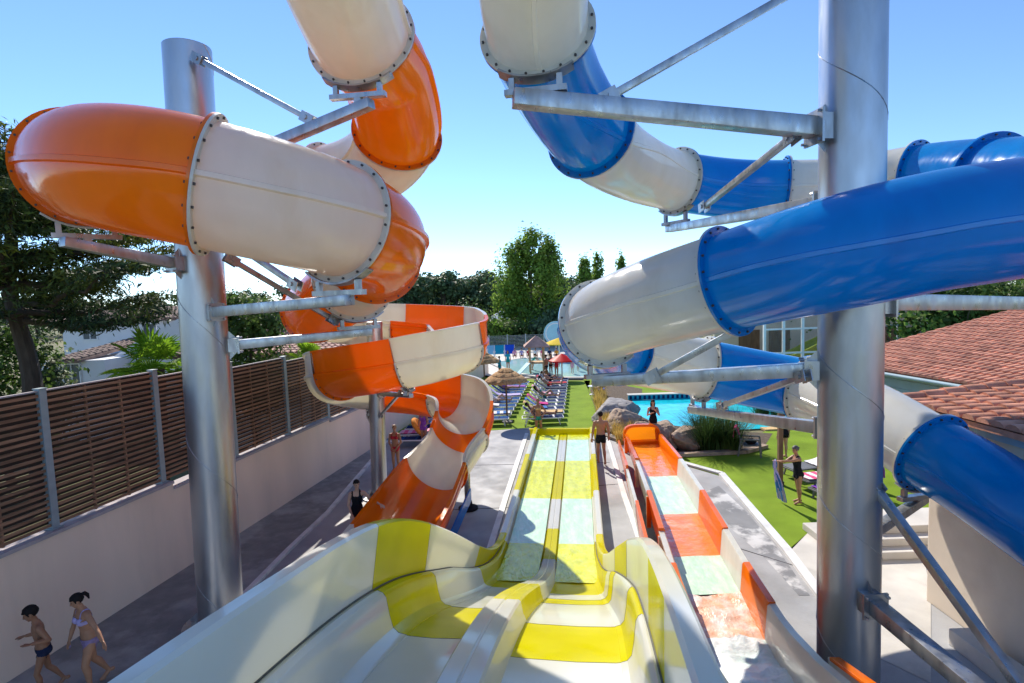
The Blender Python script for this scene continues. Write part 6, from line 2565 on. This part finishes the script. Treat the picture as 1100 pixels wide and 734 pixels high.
person('woman in a black swimsuit holding out a towel by the timber post', (q.x, q.y, 0.012), R(92), 1.62,
       dict(uaL=(-0.10, 0.95, -0.10), faL=(0.05, 1, 0.05), uaR=(0.15, 0.75, -0.55), faR=(0.0, 0.95, 0.12), spine=(0, 0.10, 1), look=(-0.2, 1, -0.25), head=(0, 0.18, 1), thR=(0.03, -0.1, -1), shR=(0, -0.12, -1)),
       'skin_tan', 'hair_grey', 'bun', [('onepiece', M['black'])], vox=0.0066)
hand = q + Vector((-0.62, 0.02, 1.22))
towel('blue and lilac towel hanging from the hand of the woman by the timber post', 'towel', [hand + Vector((0, 0.02, 0.03)), hand + Vector((0.03, 0, -0.3)), hand + Vector((0.10, 0, -0.72)), hand + Vector((0.18, 0, -1.12))], 0.42, M['lilac'], mt2=M['blue_t'], hang=True)
q = G(842, 492)
person('bather in black swimwear mostly hidden behind the timber post and the steel arm', (q.x, q.y, 0.012), R(10), 1.66, {}, 'skin_fair', 'hair_brown', 'short', [('onepiece', M['black'])], vox=0.0085)
q = G(426, 506)
person('fair haired woman in a red bikini standing on the walkway by the slender column', (q.x, q.y, 0.006), R(172), 1.64,
       dict(uaL=(-0.22, 0.05, -1), faL=(0.45, 0.35, -0.65), uaR=(0.22, 0.05, -1), faR=(-0.45, 0.35, -0.65), thR=(0.04, 0.1, -1), shR=(0, -0.12, -1)), 'skin_tan', 'hair_fair', 'bun', [('top', M['redb']), ('bottom', M['redb'])], vox=0.0066)
q = P(386, 590, 13.5)
person('dark haired woman in a black swimsuit leaning on the orange run-out rim', (q.x, q.y, 0.004), R(195), 1.64,
       dict(spine=(-0.05, 0.12, 1), uaL=(-0.70, 0.25, -0.70), faL=(-0.72, 0.3, -0.45), uaR=(0.18, 0.25, -0.95), faR=(-0.25, 0.6, -0.72), head=(0, 0.1, 1), look=(-0.3, 1, -0.1)), 'skin_fair', 'hair_black', 'bun', [('onepiece', M['black'])], vox=0.0066)
q = G(456, 480)
person('slim bather in a purple suit standing next to the wall-side loungers', (q.x, q.y, 0.004), R(160), 1.60, dict(uaL=(-0.3, 0.2, -0.9), faL=(-0.1, 0.8, -0.2)), 'skin_tan', 'hair_brown', 'short', [('onepiece', M['purple'])], vox=0.0085)
q = G(579, 469)
person('woman in a tan bikini top standing at the near end of the striped loungers', (q.x, q.y, 0.006), R(178), 1.64,
       dict(uaL=(-0.55, -0.1, -0.8), faL=(0.40, 0.35, -0.55), uaR=(0.55, -0.1, -0.8), faR=(-0.40, 0.35, -0.55), thL=(-0.06, 0.03, -1), thR=(0.06, 0.03, -1)), 'skin_brown', 'hair_fair', 'bun', [('top', M['tan']), ('bottom', M['teal'])], vox=0.0068)

# people lying on loungers
def lying(label, lo, skin, hair, style, wear, female=True, knee=False, h=1.66):
    a = lo.rotation_euler.z
    c = Vector(lo.location)
    off = Matrix.Rotation(a, 3, 'Z') @ Vector((-0.20, 0, 0))
    # local +y of the person points towards the foot end (+x of the lounger)
    ps = dict(spine=(0, -0.80, 0.60), chest=(0, -0.78, 0.62), head=(0, -0.60, 0.80), look=(0, 0.8, 0.5), uaL=(-0.35, 0.55, -0.70), faL=(0.05, 0.95, -0.05), uaR=(0.35, 0.55, -0.70), faR=(-0.05, 0.95, -0.05),
              thL=(-0.06, 1, 0.06), shL=(0, 1, -0.06), thR=(0.06, 1, 0.06), shR=(0, 1, -0.06), ftL=(-0.2, 0.35, 1), ftR=(0.2, 0.35, 1), pelz=0.0)
    if knee:
        ps.update(thL=(-0.04, 0.78, 0.62), shL=(0, 0.66, -0.75), ftL=(0, 1, -0.2))
    return person(label, (c.x + off.x, c.y + off.y, c.z + 0.49), a - R(90), h, ps, skin, hair, style, wear, female, vox=0.0095, ground=False)


lying('sunbather in dark swimwear reclining on the striped lounger closest to the yellow slide', rowB[0], 'skin_dark', 'hair_black', 'short', [('trunks', M['black'])], False)
lying('sunbather in a teal bikini on a striped lounger in the middle of its row', rowB[5], 'skin_tan', 'hair_black', 'long', [('top', M['teal']), ('bottom', M['teal'])], True, True)
lying('sunbather in red trunks on a far striped lounger near the paddling pool', rowB[9], 'skin_brown', 'hair_black', 'short', [('trunks', M['red_t'])], False)
lying('sunbather in black swimwear on the far end of the striped loungers', rowB[11], 'skin_tan', 'hair_brown', 'short', [('trunks', M['black'])], False, True)
lying('sunbather with raised knee on a blue lounger behind the nearer thatched parasol', rowA[4], 'skin_fair', 'hair_brown', 'bun', [('onepiece', M['white_t'])], True, True)
lying('sunbather in a purple swimsuit on a blue lounger near the farther thatched parasol', rowA[8], 'skin_tan', 'hair_black', 'short', [('onepiece', M['purple'])], True)
lying('sunbather in blue trunks on a lounger by the beige wall', rowC[2], 'skin_tan', 'hair_black', 'short', [('trunks', M['blue_t'])], False, True)


# bathers in and round the paddling pool
def bather(label, px, py, rz, h, skin, hair, style, wear, pose=None, female=True, child=False, z=0.06):
    q = G(px, py, z)
    return person(label, (q.x, q.y, z), R(rz), h, pose or {}, skin, hair, style, wear, female, child, face=False, vox=0.0135, fingers=False)


bend = dict(spine=(0, 0.62, 0.8), uaL=(-0.1, 0.85, -0.5), faL=(0, 0.8, -0.6), uaR=(0.1, 0.85, -0.5), faR=(0, 0.8, -0.6), thL=(-0.05, 0.25, -1), shL=(0, -0.35, -0.9))
bather('child in a teal shirt bending down beside the play hut', 572, 398, -110, 1.40, 'skin_tan', 'hair_black', 'short', [('shirt', M['teal']), ('trunks', M['navy_s'])], bend, False, True)
bather('tanned bather in black trunks right of the play hut posts', 587, 407, 60, 1.74, 'skin_brown', 'hair_black', 'short', [('trunks', M['black'])], None, False)
bather('woman in a dark bikini standing behind the tanned bather', 592, 404, 150, 1.66, 'skin_tan', 'hair_brown', 'long', [('top', M['black']), ('bottom', M['black'])])
bather('bather in a dark red suit beside the red mushroom shade', 598, 405, 190, 1.68, 'skin_tan', 'hair_black', 'bun', [('onepiece', M['redb'])])
bather('child in a pink suit on the far side of the red mushroom shade', 615, 402, 170, 1.12, 'skin_fair', 'hair_fair', 'short', [('onepiece', M['rose'])], None, True, True)
bather('child in a blue shirt wading near the white tube end', 621, 399, 190, 1.15, 'skin_tan', 'hair_black', 'short', [('shirt', M['blue_t']), ('trunks', M['blue_t'])], None, False, True)
bather('bather in a turquoise shirt at the paddling pool edge by the farther thatched parasol', 537, 404, -60, 1.5, 'skin_tan', 'hair_black', 'bun', [('shirt', M['turq']), ('trunks', M['turq'])], None, True)
bather('person in a turquoise wrap wading behind the tip of the nearer thatched parasol', 546, 398, 180, 1.62, 'skin_tan', 'hair_brown', 'long', [('shirt', M['turq']), ('trunks', M['teal'])], None, True)
bather('crouching bather at the foot of the tanned bather', 590, 409, 80, 1.6, 'skin_dark', 'hair_black', 'short', [('trunks', M['navy_s'])], dict(spine=(0, 0.45, 0.9), thL=(-0.1, 0.9, 0.1), shL=(0, -0.5, -0.9), thR=(0.1, 0.9, 0.1), shR=(0, -0.5, -0.9), uaL=(-0.1, 0.8, -0.5), faL=(0, 0.8, -0.5), uaR=(0.1, 0.8, -0.5), faR=(0, 0.8, -0.5)), False)
q = G(646, 425)
person('child in dark clothes seated on the blue stool by the small round table', (q.x, q.y, 0.47 + 0.02), R(70), 1.35,
       dict(spine=(0, 0.12, 1), thL=(-0.1, 1, -0.02), shL=(0, 0.05, -1), thR=(0.1, 1, -0.02), shR=(0, 0.05, -1), ftL=(-.1, 1, -.05), ftR=(.1, 1, -.05), uaL=(-0.15, 0.5, -0.8), faL=(0.1, 0.95, 0.0), uaR=(0.15, 0.5, -0.8), faR=(-0.1, 0.95, 0.0), pelz=0.0),
       'skin_fair', 'hair_brown', 'short', [('shirt', M['navy_s']), ('trunks', M['navy'])], False, True, vox=0.011, ground=False)
for i in range(7):
    px = 553 + 7.5 * i
    cols = ['rose', 'lilac', 'redb', 'white_t', 'pink', 'navy', 'orange_t']
    nm = ['rose', 'lilac', 'dark red', 'white', 'pink', 'navy', 'orange'][i]
    bather('far sunbather in %s sitting by the mesh fence behind the paddling pool' % nm, px, 385, 180, 1.5, 'skin_tan', 'hair_brown', 'short', [('shirt', M[cols[i]])],
           dict(spine=(0, -0.25, 1), thL=(-0.1, 0.9, 0.2), shL=(0, 0.55, -0.8), thR=(0.1, 0.9, 0.15), shR=(0, 0.7, -0.7)), True, False, z=0.03)
